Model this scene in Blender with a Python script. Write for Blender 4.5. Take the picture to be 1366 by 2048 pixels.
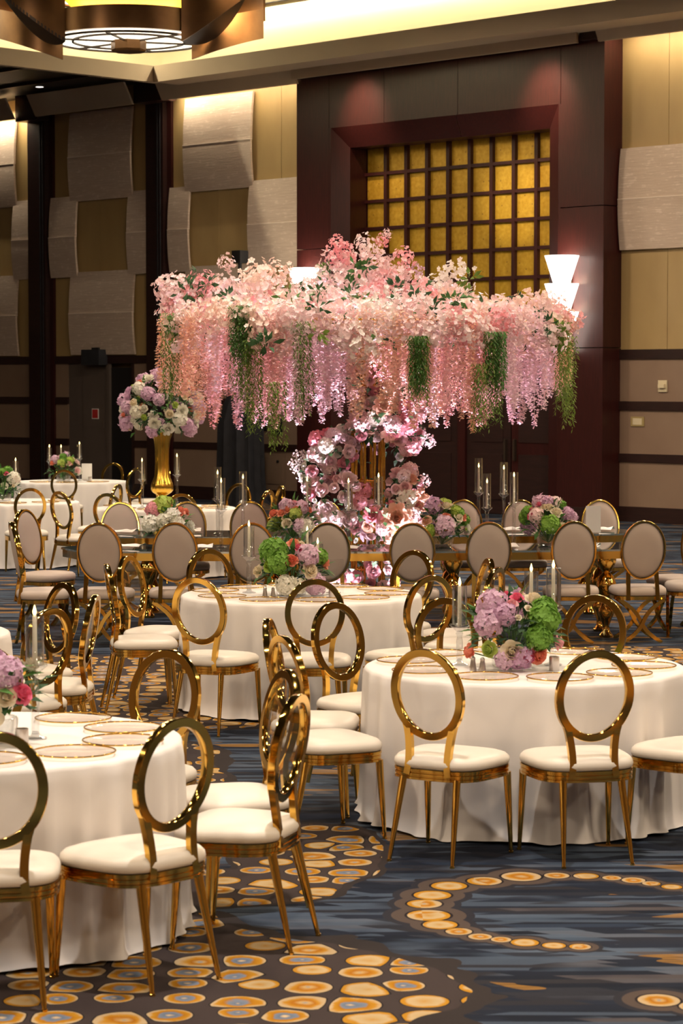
import bpy, math, random
from mathutils import Vector, Matrix, Euler
PI = math.pi
rad = math.radians
S2 = math.sqrt(2.0)
scene = bpy.context.scene
for o in list(bpy.data.objects):
    bpy.data.objects.remove(o)
COL = scene.collection

# ------------------------------------------------------------------ camera
cam_d = bpy.data.cameras.new('camera')
cam = bpy.data.objects.new('camera', cam_d)
COL.objects.link(cam)
cam.location = (0, 0, 2.2)
cam.rotation_euler = (PI / 2 - math.atan(261 / 4800.0), 0, 0)
cam_d.sensor_fit = 'VERTICAL'
cam_d.sensor_height = 36.0
cam_d.lens = 36.0 * 4800.0 / 2048.0
cam_d.clip_end = 200
cam_d.dof.use_dof = True
cam_d.dof.focus_distance = 17.0
cam_d.dof.aperture_fstop = 7.0
scene.camera = cam

# ------------------------------------------------------------------ view and world
scene.view_settings.view_transform = 'Standard'
scene.view_settings.look = 'None'
scene.view_settings.gamma = 1.0
scene.view_settings.use_curve_mapping = False
scene.view_settings.exposure = 0.2
scene.cycles.use_denoising = True
scene.cycles.max_bounces = 6
scene.cycles.use_adaptive_sampling = True
scene.cycles.adaptive_threshold = 0.06
scene.cycles.transparent_max_bounces = 18
scene.cycles.sample_clamp_indirect = 6.0
scene.cycles.caustics_reflective = False
scene.cycles.caustics_refractive = False
world = bpy.data.worlds.new('world')
scene.world = world
world.use_nodes = True
world.node_tree.nodes['Background'].inputs[0].default_value = (1.0, 0.80, 0.58, 1)
world.node_tree.nodes['Background'].inputs[1].default_value = 0.15


# room frame: u runs along the back wall, v is the distance from it into the room
def RM(u, v, z=0.0):
    s = 42.2 - S2 * v
    d = S2 * (u - 30.0)
    return Vector(((s + d) / 2, (s - d) / 2, z))


# ------------------------------------------------------------------ lights the room has
def area_light(name, loc, size, power, color, rot=(0, 0, 0), size_y=None, shape='DISK', spread=PI):
    d = bpy.data.lights.new(name, 'AREA')
    d.energy = power
    d.color = color
    d.shape = shape
    d.size = size
    if size_y:
        d.size_y = size_y
    d.spread = spread
    o = bpy.data.objects.new(name, d)
    o.location = loc
    o.rotation_euler = rot
    COL.objects.link(o)
    return o


def spot_light(name, loc, target, power, color, cone, blend=0.6, radius=0.05):
    d = bpy.data.lights.new(name, 'SPOT')
    d.energy = power
    d.color = color
    d.spot_size = rad(cone)
    d.spot_blend = blend
    d.shadow_soft_size = radius
    o = bpy.data.objects.new(name, d)
    o.location = loc
    o.rotation_euler = (Vector(target) - Vector(loc)).to_track_quat('-Z', 'Y').to_euler()
    COL.objects.link(o)
    return o


WARM = (1.0, 0.79, 0.57)
# ceiling lamps of the ballroom (chandeliers and downlights overhead)
for u in (-11, -4, 4, 12, 20, 28, 36):
    for v in (6.2, 13, 20, 27, 34):
        area_light('ceiling_lamp', RM(u, v, 7.88), 0.8, 345 if v < 7 else 232, WARM)
        area_light('ceiling_downlight_lamp', RM(u + 3.5, v + 3.4, 7.88), 0.2, 60, (1.0, 0.92, 0.84), spread=rad(80))
# cove strips that wash the back wall from behind the fascia
for (u0, u1, p) in [(-4.25, -0.55, 75), (6.5, 9.6, 75), (-10.6, -8.55, 48)]:
    area_light('cove_lamp', RM((u0 + u1) / 2, 0.32, 7.62), u1 - u0, p, (1.0, 0.84, 0.60), (rad(6), 0, rad(-45)), 0.06, 'RECTANGLE')
# purple-white uplights round the foot of the flower tree
for (dx, dy, tx, tz, p, c) in [(-0.80, -0.40, -0.20, 1.30, 330, (1.0, 0.86, 1.0)), (0.76, -0.40, 0.20, 1.2, 260, (1.0, 0.84, 1.0)),
                               (-0.34, -0.56, -0.10, 1.6, 190, (1.0, 0.84, 0.98)), (0.36, -0.56, 0.15, 1.7, 190, (1.0, 0.82, 0.96)),
                               (-0.66, -0.45, -0.60, 2.9, 420, (1.0, 0.68, 0.86)), (0.68, -0.45, 0.65, 2.9, 420, (1.0, 0.68, 0.86)),
                               (-0.9, 0.30, -0.4, 1.6, 150, (1.0, 0.7, 1.0)), (0.85, 0.30, 0.4, 1.6, 150, (1.0, 0.7, 1.0))]:
    spot_light('uplight_lamp', (0.24 + dx, 21.78 + dy, 0.06), (0.24 + tx, 21.78 + dy * 0.35, tz), p, c, 70, 0.7, 0.04)
# downlights over the wooden portal
for (u, p, tz) in [(1.15, 330, 6.75), (5.25, 420, 6.6)]:
    spot_light('portal_lamp', RM(u, 1.45, 7.58), RM(u, 0.45, tz), p, (1.0, 0.72, 0.5), 62, 1.0, 0.12)
# spot on the gold window
spot_light('window_lamp', RM(4.0, 5.6, 7.7), RM(4.0, -0.1, 5.2), 1300, (1.0, 0.85, 0.6), 15, 0.9, 0.05)


# ------------------------------------------------------------------ materials
MATS = {}


def principled(name, color, rough=0.6, metal=0.0, **kw):
    m = bpy.data.materials.new(name)
    m.use_nodes = True
    b = m.node_tree.nodes['Principled BSDF']
    b.inputs['Base Color'].default_value = (*color, 1)
    b.inputs['Roughness'].default_value = rough
    b.inputs['Metallic'].default_value = metal
    for k, v in kw.items():
        b.inputs[k].default_value = v
    MATS[name] = m
    return m


class NT:
    """small helper to write node trees"""
    def __init__(s, m):
        s.t = m.node_tree
        s.b = s.t.nodes.get('Principled BSDF')

    def n(s, typ, **kw):
        x = s.t.nodes.new(typ)
        for k, v in kw.items():
            setattr(x, k, v)
        return x

    def l(s, a, b):
        s.t.links.new(a, b)

    def val(s, sock, v):
        if hasattr(v, 'is_output') or isinstance(v, bpy.types.NodeSocket):
            s.l(v, sock)
        else:
            sock.default_value = v

    def math(s, op, a, b=None, c=None, clamp=False):
        x = s.n('ShaderNodeMath', operation=op)
        x.use_clamp = clamp
        s.val(x.inputs[0], a)
        if b is not None:
            s.val(x.inputs[1], b)
        if c is not None:
            s.val(x.inputs[2], c)
        return x.outputs[0]

    def mix(s, f, a, b):
        x = s.n('ShaderNodeMix', data_type='RGBA')
        s.val(x.inputs['Factor'], f)
        for sock, v in ((x.inputs['A'], a), (x.inputs['B'], b)):
            if isinstance(v, tuple):
                sock.default_value = (*v[:3], 1)
            else:
                s.l(v, sock)
        return x.outputs['Result']

    def ramp(s, f, stops, interp='LINEAR'):
        x = s.n('ShaderNodeValToRGB')
        x.color_ramp.interpolation = interp
        e = x.color_ramp.elements
        while len(e) < len(stops):
            e.new(0.5)
        for i, (p, c) in enumerate(stops):
            e[i].position = p
            e[i].color = (*c, 1)
        s.l(f, x.inputs[0])
        return x.outputs[0]

    def coords(s, kind='Object', scale=(1, 1, 1), rot=(0, 0, 0), loc=(0, 0, 0)):
        c = s.n('ShaderNodeTexCoord')
        mp = s.n('ShaderNodeMapping')
        mp.inputs['Scale'].default_value = scale
        mp.inputs['Rotation'].default_value = rot
        mp.inputs['Location'].default_value = loc
        s.l(c.outputs[kind], mp.inputs['Vector'])
        return mp.outputs[0]

    def noise(s, vec, scale=5, detail=3, rough=0.5):
        x = s.n('ShaderNodeTexNoise')
        x.inputs['Scale'].default_value = scale
        x.inputs['Detail'].default_value = detail
        x.inputs['Roughness'].default_value = rough
        s.l(vec, x.inputs['Vector'])
        return x.outputs[0]

    def bump(s, hgt, strength=0.3, dist=0.01):
        x = s.n('ShaderNodeBump')
        x.inputs['Strength'].default_value = strength
        x.inputs['Distance'].default_value = dist
        s.l(hgt, x.inputs['Height'])
        s.l(x.outputs[0], s.b.inputs['Normal'])


def varied(name, c1, c2, rough=0.6, scale=6, stretch=(1, 1, 1), bump=0.0, metal=0.0, **kw):
    m = principled(name, c1, rough, metal, **kw)
    t = NT(m)
    v = t.coords('Object', stretch)
    n = t.noise(v, scale, 4)
    t.l(t.ramp(n, [(0.3, c1), (0.7, c2)]), t.b.inputs['Base Color'])
    if bump:
        t.bump(n, bump)
    return m


def petal_mat(name, c1, c2, rough=0.65):
    m = principled(name, c1, rough)
    t = NT(m)
    oi = t.n('ShaderNodeObjectInfo')
    n = t.noise(t.coords('Object', (1, 1, 1)), 28, 2)
    f = t.math('ADD', t.math('MULTIPLY', oi.outputs['Random'], 0.55), t.math('MULTIPLY', n, 0.5))
    t.l(t.ramp(f, [(0.15, c1), (0.85, c2)]), t.b.inputs['Base Color'])
    t.b.inputs['Subsurface Weight'].default_value = 0.0
    # thin petals let some light through
    tr = t.n('ShaderNodeBsdfTranslucent')
    t.l(t.b.inputs['Base Color'].links[0].from_socket, tr.inputs['Color'])
    mx = t.n('ShaderNodeMixShader')
    mx.inputs[0].default_value = 0.25
    t.l(t.b.outputs[0], mx.inputs[1])
    t.l(tr.outputs[0], mx.inputs[2])
    t.l(mx.outputs[0], t.t.nodes['Material Output'].inputs['Surface'])
    return m


def clear_mat(name, tint=(1, 1, 1), gloss=0.05, rough=0.0, ior=1.45, rim=0.55, power=3.5):
    m = bpy.data.materials.new(name)
    m.use_nodes = True
    t = NT(m)
    t.t.nodes.remove(t.b)
    tr = t.n('ShaderNodeBsdfTransparent')
    tr.inputs[0].default_value = (*tint, 1)
    gl = t.n('ShaderNodeBsdfGlossy')
    gl.inputs['Roughness'].default_value = rough
    lw = t.n('ShaderNodeLayerWeight')
    lw.inputs['Blend'].default_value = 0.5
    f0 = ((ior - 1) / (ior + 1)) ** 2
    edge = t.math('POWER', lw.outputs['Facing'], power)
    f = t.math('MULTIPLY_ADD', edge, rim, f0 + gloss, clamp=True)
    mx = t.n('ShaderNodeMixShader')
    t.l(f, mx.inputs[0])
    t.l(tr.outputs[0], mx.inputs[1])
    t.l(gl.outputs[0], mx.inputs[2])
    t.l(mx.outputs[0], t.t.nodes['Material Output'].inputs['Surface'])
    MATS[name] = m
    return m


def emit_mat(name, color, strength):
    m = principled(name, color, 0.4)
    b = m.node_tree.nodes['Principled BSDF']
    b.inputs['Emission Color'].default_value = (*color, 1)
    b.inputs['Emission Strength'].default_value = strength
    return m


gold = principled('polished_gold', (0.78, 0.47, 0.10), 0.10, 1.0)
gold_vase_m = principled('gold_mercury_glass', (0.80, 0.50, 0.08), 0.22, 1.0)
cream = varied('cream_leatherette', (0.78, 0.71, 0.62), (0.74, 0.66, 0.56), 0.42, 3)
velvet = varied('beige_velvet', (0.52, 0.425, 0.36), (0.47, 0.38, 0.32), 0.8, 4)
acrylic = clear_mat('clear_acrylic', (0.97, 0.97, 0.97), 0.0, 0.0, 1.35)
glass = clear_mat('clear_glass', (0.96, 0.97, 0.97), 0.07, 0.0, 1.5, 0.8, 2.5)
crystal = clear_mat('crystal', (0.95, 0.96, 0.97), 0.10, 0.02, 1.6)
plate_m = clear_mat('charger_glass', (0.965, 0.94, 0.92), 0.01, 0.05, 1.25, 0.25, 4.0)
linen = varied('white_linen', (0.83, 0.78, 0.75), (0.80, 0.75, 0.715), 0.7, 2)
napkin_m = varied('white_napkin', (0.85, 0.82, 0.78), (0.78, 0.74, 0.70), 0.8, 9)
candle_m = principled('ivory_wax', (0.90, 0.79, 0.60), 0.5)
flame_m = emit_mat('candle_flame', (1.0, 0.72, 0.22), 9.0)
silver = principled('brushed_silver', (0.62, 0.58, 0.55), 0.28, 1.0)
black_m = varied('black_fabric', (0.012, 0.012, 0.016), (0.022, 0.022, 0.028), 0.85, 5)
dark_m = principled('dark_void', (0.010, 0.009, 0.010), 0.6)
card_m = principled('white_card', (0.82, 0.80, 0.76), 0.6)
mirror_top = principled('smoked_mirror_glass', (0.10, 0.14, 0.14), 0.03, 0.0, **{'Specular IOR Level': 1.0, 'Coat Weight': 1.0, 'Coat Roughness': 0.02})
mirror_top.node_tree.nodes['Principled BSDF'].inputs['IOR'].default_value = 2.2
green_leaf = petal_mat('leaf_green', (0.045, 0.13, 0.025), (0.10, 0.25, 0.05))
dark_leaf = petal_mat('leaf_dark', (0.018, 0.06, 0.025), (0.05, 0.13, 0.04))
willow_m = petal_mat('leaf_willow', (0.07, 0.15, 0.02), (0.22, 0.33, 0.05))
P = dict(
    cream=petal_mat('petal_cream', (0.84, 0.72, 0.50), (0.88, 0.80, 0.64)),
    white=petal_mat('petal_white', (0.80, 0.76, 0.62), (0.88, 0.86, 0.78)),
    peach=petal_mat('petal_peach', (0.88, 0.46, 0.32), (0.90, 0.62, 0.46)),
    coral=petal_mat('petal_coral', (0.86, 0.26, 0.16), (0.90, 0.38, 0.25)),
    pink=petal_mat('petal_pink', (0.86, 0.30, 0.38), (0.90, 0.52, 0.55)),
    hot=petal_mat('petal_hot_pink', (0.82, 0.11, 0.24), (0.88, 0.24, 0.36)),
    blush=petal_mat('petal_blush', (0.90, 0.58, 0.58), (0.94, 0.76, 0.74)),
    lilac=petal_mat('petal_lilac', (0.62, 0.36, 0.56), (0.78, 0.56, 0.68)),
    lime=petal_mat('petal_lime', (0.36, 0.50, 0.06), (0.55, 0.66, 0.16)),
    green=petal_mat('petal_green', (0.12, 0.30, 0.03), (0.28, 0.50, 0.07)),
    s_peach=petal_mat('strand_peach', (0.92, 0.53, 0.37), (0.94, 0.70, 0.55)),
    s_pink=petal_mat('strand_pink', (0.92, 0.50, 0.48), (0.94, 0.68, 0.65)),
    s_lilac=petal_mat('strand_lilac', (0.90, 0.60, 0.66), (0.93, 0.76, 0.80)),
    b_blush=petal_mat('blossom_blush', (0.87, 0.60, 0.60), (0.91, 0.77, 0.76)),
    b_white=petal_mat('blossom_white', (0.84, 0.74, 0.68), (0.90, 0.85, 0.80)),
    b_grey=petal_mat('blossom_ivory', (0.80, 0.70, 0.62), (0.86, 0.80, 0.74)),
    b_peach=petal_mat('blossom_peach', (0.89, 0.62, 0.52), (0.92, 0.75, 0.66)),
    b_rose=petal_mat('blossom_rose', (0.86, 0.34, 0.38), (0.90, 0.52, 0.54)),
)
centre_m = principled('flower_centre', (0.05, 0.05, 0.03), 0.7)

# setting materials
wallgold = varied('gold_wall_vinyl', (0.45, 0.315, 0.135), (0.41, 0.28, 0.118), 0.5, 3, (1, 1, 0.4))
panel_m = principled('woven_acoustic_panel', (0.52, 0.42, 0.34), 0.85)
t = NT(panel_m)
v = t.coords('Object', (1.4, 1, 26))
n1 = t.noise(v, 2.2, 3, 0.7)
v2 = t.coords('Object', (5.0, 1, 7.0), loc=(3, 0, 1))
n2 = t.noise(v2, 2.0, 2, 0.5)
dash = t.math('GREATER_THAN', t.math('MULTIPLY', n1, n2), 0.335)
base = t.ramp(n1, [(0.3, (0.53, 0.41, 0.32)), (0.7, (0.63, 0.51, 0.41))])
t.l(t.mix(t.math('MULTIPLY', dash, 0.55), base, (0.76, 0.64, 0.54)), t.b.inputs['Base Color'])
t.bump(n1, 0.35, 0.01)
seam_m = principled('cream_seam_highlight', (0.78, 0.68, 0.58), 0.7)  # pale colour stands in for the lit edge at the panel joints
taupe = varied('taupe_wainscot', (0.29, 0.195, 0.135), (0.26, 0.17, 0.118), 0.6, 2)
niche_m = varied('grey_brown_door', (0.13, 0.10, 0.085), (0.11, 0.085, 0.07), 0.6, 2)
espresso = varied('espresso_wood', (0.022, 0.010, 0.009), (0.035, 0.014, 0.012), 0.35, 4, (1, 1, 8))
beige_ceil = varied('beige_plaster', (0.46, 0.36, 0.25), (0.43, 0.33, 0.225), 0.7, 1)
cove_m = varied('cream_cove', (0.74, 0.67, 0.46), (0.72, 0.65, 0.44), 0.7, 1)
black_ceil = principled('black_ceiling', (0.008, 0.007, 0.007), 0.5)
bronze = varied('patina_bronze', (0.20, 0.095, 0.028), (0.12, 0.052, 0.014), 0.36, 2.5, (1, 1, 1), 0.0, 0.55)
bronze_dark = principled('dark_bronze', (0.05, 0.032, 0.022), 0.45, 0.4)
diff_glow = emit_mat('chandelier_diffuser', (1.0, 0.88, 0.66), 2.2)
amber_glow = emit_mat('amber_glass', (1.0, 0.55, 0.04), 1.1)
sconce_glow = emit_mat('sconce_glass', (1.0, 0.92, 0.80), 7.0)
lens_m = emit_mat('downlight_lens', (1.0, 0.92, 0.85), 1.6)
red_m = principled('sign_red', (0.55, 0.03, 0.03), 0.5)
brass_m = principled('brass_plate', (0.62, 0.48, 0.22), 0.4, 0.5)
ivory_m = principled('ivory_plastic', (0.72, 0.62, 0.42), 0.5)

mahog = principled('mahogany', (0.07, 0.016, 0.012), 0.38, 0.0, **{'Specular IOR Level': 0.28})
t = NT(mahog)
n1 = t.noise(t.coords('Object', (14, 14, 1.0)), 3.0, 5, 0.6)
t.l(t.ramp(n1, [(0.25, (0.026, 0.006, 0.006)), (0.6, (0.044, 0.009, 0.008)), (0.85, (0.064, 0.0135, 0.0105))]), t.b.inputs['Base Color'])
t.b.inputs['Coat Weight'].default_value = 0.06
t.b.inputs['Coat Roughness'].default_value = 0.15

pane_m = principled('gold_leaf_glass', (0.50, 0.29, 0.02), 0.42, 0.35)
t = NT(pane_m)
vo = t.n('ShaderNodeTexVoronoi')
vo.inputs['Scale'].default_value = 7.5
vo.inputs['Randomness'].default_value = 0.35
t.l(t.coords('Object', (1, 1, 1)), vo.inputs['Vector'])
dots = t.math('LESS_THAN', vo.outputs['Distance'], 0.10)
n1 = t.noise(t.coords('Object', (1, 1, 1)), 14, 3)
c0 = t.ramp(n1, [(0.3, (0.50, 0.28, 0.012)), (0.7, (0.66, 0.40, 0.045))])
t.l(t.mix(t.math('MULTIPLY', dots, 0.75), c0, (0.22, 0.10, 0.012)), t.b.inputs['Base Color'])

# ---- carpet: navy ground with steel-blue dashes and clusters of ringed discs
carpet = principled('patterned_carpet', (0.03, 0.035, 0.05), 0.95)
t = NT(carpet)
gc = t.n('ShaderNodeTexCoord').outputs['Object']
# dashes
def dash_layer(rot, sx, sy, loc):
    """rows of straight-edged dashes: returns two random values per dash"""
    sp = t.n('ShaderNodeSeparateXYZ')
    t.l(t.coords('Object', (sx, sy, 1), (0, 0, rad(rot)), loc), sp.inputs[0])
    row = t.math('FLOOR', sp.outputs[1])
    w1 = t.n('ShaderNodeTexWhiteNoise', noise_dimensions='1D')
    t.l(row, w1.inputs['W'])
    # dash length differs from row to row
    colx = t.math('FLOOR', t.math('ADD', t.math('MULTIPLY', sp.outputs[0], t.math('MULTIPLY_ADD', w1.outputs['Value'], 1.4, 0.5)), t.math('MULTIPLY', w1.outputs['Value'], 37.0)))
    cv = t.n('ShaderNodeCombineXYZ')
    t.l(colx, cv.inputs[0])
    t.l(row, cv.inputs[1])
    w2 = t.n('ShaderNodeTexWhiteNoise', noise_dimensions='2D')
    t.l(cv.outputs[0], w2.inputs['Vector'])
    sepx = t.n('ShaderNodeSeparateColor')
    t.l(w2.outputs['Color'], sepx.inputs[0])
    return sepx


d1 = dash_layer(-12, 2.4, 17, (0.3, 0.1, 0))
d2 = dash_layer(10, 1.7, 24, (4.3, 2.1, 0))
dn = t.noise(t.coords('Object', (0.9, 1.6, 1), (0, 0, rad(-12))), 1.1, 3)
patch = t.ramp(dn, [(0.44, (0, 0, 0)), (0.54, (1, 1, 1))])
fine = t.noise(t.coords('Object', (4, 60, 1), (0, 0, rad(-12))), 1.0, 2)
ground = t.ramp(d1.outputs[1], [(0.0, (0.008, 0.011, 0.020)), (0.55, (0.014, 0.019, 0.034)), (0.8, (0.022, 0.021, 0.026)), (1.0, (0.020, 0.031, 0.056))])
dashc = t.ramp(d1.outputs[2], [(0.0, (0.050, 0.072, 0.110)), (0.6, (0.095, 0.125, 0.175)), (1.0, (0.075, 0.062, 0.062))])
m1 = t.math('MULTIPLY', t.math('GREATER_THAN', d1.outputs[0], 0.50), patch)
ground = t.mix(t.math('MULTIPLY', m1, t.math('MULTIPLY_ADD', fine, 0.7, 0.45), clamp=True), ground, dashc)
dn2 = t.noise(t.coords('Object', (0.8, 1.4, 1), (0, 0, rad(10)), (7, 3, 0)), 1.1, 2)
m2 = t.math('MULTIPLY', t.math('GREATER_THAN', d2.outputs[0], 0.72), t.math('GREATER_THAN', dn2, 0.5))
ground = t.mix(t.math('MULTIPLY', m2, 0.7), ground, (0.060, 0.082, 0.120))


def blob(cx, cy, rx, ry):
    mp = t.n('ShaderNodeMapping')
    mp.vector_type = 'TEXTURE'
    mp.inputs['Location'].default_value = (cx, cy, 0)
    mp.inputs['Scale'].default_value = (rx, ry, 1)
    t.l(gc, mp.inputs['Vector'])
    ln = t.n('ShaderNodeVectorMath', operation='LENGTH')
    t.l(mp.outputs[0], ln.inputs[0])
    return ln.outputs['Value']


wob = t.math('MULTIPLY_ADD', t.noise(gc, 2.2, 2), 0.5, -0.25)
field = None
for bl in [(-0.85, 8.6, 1.30, 0.95), (-1.2, 9.2, 0.95, 0.75), (-0.15, 11.1, 0.36, 0.75), (-0.55, 10.35, 0.55, 0.38), (-1.6, 13.2, 0.9, 1.9),
           (-1.0, 16.5, 0.8, 1.4), (1.7, 16.4, 1.2, 0.8), (2.3, 19.0, 0.9, 0.9), (-2.4, 18.4, 1.4, 0.9), (1.9, 13.9, 0.7, 0.6)]:
    b = blob(*bl)
    field = b if field is None else t.math('SMOOTH_MIN', field, b, 0.12)
incl = t.math('LESS_THAN', t.math('ADD', field, wob), 1.0)
edgem = t.math('LESS_THAN', t.math('ADD', field, wob), 1.09)
vc = t.n('ShaderNodeTexVoronoi', voronoi_dimensions='2D')
vc.inputs['Scale'].default_value = 4.9
vc.inputs['Randomness'].default_value = 0.55
t.l(gc, vc.inputs['Vector'])
swirl = t.math('MULTIPLY_ADD', t.noise(gc, 16.0, 3), 0.56, -0.28)
v2n = t.n('ShaderNodeTexVoronoi', voronoi_dimensions='2D', feature='F2')
v2n.inputs['Scale'].default_value = 4.9
v2n.inputs['Randomness'].default_value = 0.55
t.l(gc, v2n.inputs['Vector'])
half = t.math('MULTIPLY', t.math('ADD', vc.outputs['Distance'], v2n.outputs['Distance']), 0.5)
sc1 = t.n('ShaderNodeSeparateColor')
t.l(vc.outputs['Color'], sc1.inputs[0])
rel = t.math('MULTIPLY', t.math('DIVIDE', vc.outputs['Distance'], half), 1.06)
rel = t.math('MAXIMUM', rel, t.math('MULTIPLY', vc.outputs['Distance'], t.math('MULTIPLY_ADD', sc1.outputs[1], 1.0, 1.65)))
sc2 = t.n('ShaderNodeSeparateColor')
t.l(vc.outputs['Color'], sc2.inputs[0])


def discs(r):
    r2 = t.math('ADD', r, swirl)
    a = t.ramp(r2, [(0.0, (0.62, 0.45, 0.25)), (0.22, (0.12, 0.15, 0.21)), (0.45, (0.16, 0.19, 0.25)), (0.55, (0.34, 0.14, 0.008)), (0.76, (0.42, 0.20, 0.015)), (0.88, (0.46, 0.34, 0.20))])
    b2 = t.ramp(r2, [(0.0, (0.20, 0.23, 0.29)), (0.15, (0.46, 0.30, 0.12)), (0.40, (0.34, 0.12, 0.006)), (0.62, (0.42, 0.20, 0.02)), (0.80, (0.44, 0.32, 0.18))])
    c2 = t.ramp(r2, [(0.0, (0.42, 0.22, 0.05)), (0.35, (0.44, 0.31, 0.15)), (0.65, (0.46, 0.34, 0.19)), (0.82, (0.42, 0.20, 0.015))])
    return a, b2, c2


a, b2, c2 = discs(rel)
dcol = t.mix(t.math('GREATER_THAN', sc2.outputs[0], 0.50), a, b2)
dcol = t.mix(t.math('GREATER_THAN', sc2.outputs[0], 0.78), dcol, c2)
taupe_c = (0.046, 0.034, 0.033)
clus = t.mix(t.math('LESS_THAN', rel, 0.98), taupe_c, (0.018, 0.014, 0.014))
clus = t.mix(t.math('LESS_THAN', rel, 0.92), clus, dcol)
colr = t.mix(edgem, ground, (0.030, 0.024, 0.024))
colr = t.mix(incl, colr, clus)
# the looping chain of discs and a few strays
chain = [(0.47, 10.38, 0.078), (0.63, 10.48, 0.076), (0.8, 10.58, 0.088), (0.96, 10.6, 0.056), (1.09, 10.59, 0.056), (1.2, 10.55, 0.042), (1.29, 10.5, 0.052),
         (1.36, 10.43, 0.040), (1.44, 10.36, 0.045), (0.39, 10.19, 0.08), (0.35, 10.02, 0.073), (0.36, 9.8, 0.089), (0.4, 9.63, 0.07), (0.47, 9.51, 0.053),
         (0.55, 9.42, 0.047), (0.63, 9.37, 0.040), (0.72, 9.32, 0.055), (0.83, 9.27, 0.046), (0.93, 9.25, 0.042), (1.13, 8.44, 0.075), (1.25, 8.35, 0.06), (1.55, 10.3, 0.05)]
cm = None
for (cx, cy, r) in chain:
    b = blob(cx, cy, r, r * 1.12)
    cm = b if cm is None else t.math('MINIMUM', cm, b)
_, b3, c3 = discs(cm)
ccol = t.mix(t.math('GREATER_THAN', t.noise(gc, 3.0, 0), 0.5), c3, b3)
colr = t.mix(t.math('LESS_THAN', cm, 2.15), colr, (0.022, 0.022, 0.030))
colr = t.mix(t.math('LESS_THAN', cm, 1.75), colr, (0.075, 0.055, 0.047))
colr = t.mix(t.math('LESS_THAN', cm, 1.13), colr, (0.016, 0.012, 0.014))
colr = t.mix(t.math('LESS_THAN', cm, 1.0), colr, ccol)
# gold ribbons further back
rib = t.noise(t.coords('Object', (0.8, 3.2, 1), (0, 0, rad(12)), (2.3, 0.4, 0)), 1.0, 2)
ribm = t.math('MULTIPLY', t.math('GREATER_THAN', rib, 0.60), t.math('GREATER_THAN', t.math('ADD', field, wob), 1.15))
ribm = t.math('MULTIPLY', ribm, t.math('GREATER_THAN', cm, 5.5))
colr = t.mix(t.math('MULTIPLY', ribm, t.math('MULTIPLY_ADD', fine, 1.2, -0.05), clamp=True), colr, (0.34, 0.17, 0.03))
t.l(colr, t.b.inputs['Base Color'])
pile = t.noise(gc, 260, 1)
t.bump(pile, 0.25, 0.004)
t.b.inputs['Specular IOR Level'].default_value = 0.1


# ------------------------------------------------------------------ mesh helpers
class MB:
    def __init__(s):
        s.v = []
        s.f = []
        s.m = []

    def add(s, vs, fs, mi=0):
        o = len(s.v)
        s.v += [tuple(x) for x in vs]
        s.f += [tuple(i + o for i in f) for f in fs]
        s.m += [mi] * len(fs)

    def box(s, a, b, mi=0):
        x0, y0, z0 = a
        x1, y1, z1 = b
        s.add([(x0, y0, z0), (x1, y0, z0), (x1, y1, z0), (x0, y1, z0), (x0, y0, z1), (x1, y0, z1), (x1, y1, z1), (x0, y1, z1)],
              [(0, 3, 2, 1), (4, 5, 6, 7), (0, 1, 5, 4), (1, 2, 6, 5), (2, 3, 7, 6), (3, 0, 4, 7)], mi)
        return s

    def lathe(s, prof, n=24, c=(0, 0), mi=0, cap=True, z0=0.0):
        vs = []
        for (r, z) in prof:
            for k in range(n):
                a = 2 * PI * k / n
                vs.append((c[0] + r * math.cos(a), c[1] + r * math.sin(a), z + z0))
        fs = []
        for i in range(len(prof) - 1):
            for k in range(n):
                k2 = (k + 1) % n
                fs.append((i * n + k, i * n + k2, (i + 1) * n + k2, (i + 1) * n + k))
        if cap:
            fs.append(tuple(reversed(range(n))))
            fs.append(tuple((len(prof) - 1) * n + k for k in range(n)))
        s.add(vs, fs, mi)
        return s

    def sweep(s, path, sec, closed=False, up=Vector((0, 0, 1)), mi=0, scales=None):
        """sec: list of (a, b); a along side, b along up-ish normal"""
        n = len(path)
        m = len(sec)
        vs = []
        for i, p in enumerate(path):
            p = Vector(p)
            if closed:
                d = Vector(path[(i + 1) % n]) - Vector(path[i - 1])
            else:
                d = Vector(path[min(i + 1, n - 1)]) - Vector(path[max(i - 1, 0)])
            d.normalize()
            side = d.cross(up)
            if side.length < 1e-5:
                side = Vector((1, 0, 0))
            side.normalize()
            nn = side.cross(d)
            k = scales[i] if scales else 1.0
            for (a, b) in sec:
                vs.append(p + side * a * k + nn * b * k)
        fs = []
        for i in range(n if closed else n - 1):
            i2 = (i + 1) % n
            for j in range(m):
                j2 = (j + 1) % m
                fs.append((i * m + j, i * m + j2, i2 * m + j2, i2 * m + j))
        if not closed:
            fs.append(tuple(reversed(range(m))))
            fs.append(tuple((n - 1) * m + j for j in range(m)))
        s.add(vs, fs, mi)
        return s

    def mesh(s, name, mats, smooth=None):
        me = bpy.data.meshes.new(name)
        me.from_pydata(s.v, [], s.f)
        for m in (mats if isinstance(mats, (list, tuple)) else [mats]):
            me.materials.append(m)
        if any(s.m):
            me.polygons.foreach_set('material_index', s.m)
        if smooth is not None:
            me.polygons.foreach_set('use_smooth', [True] * len(me.polygons))
            if smooth < 180:
                me.set_sharp_from_angle(angle=rad(smooth))
        me.update()
        return me


def circ(r, n=8):
    return [(r * math.cos(2 * PI * k / n), r * math.sin(2 * PI * k / n)) for k in range(n)]


def rect(a, b):
    return [(-a / 2, -b / 2), (a / 2, -b / 2), (a / 2, b / 2), (-a / 2, b / 2)]


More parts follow.
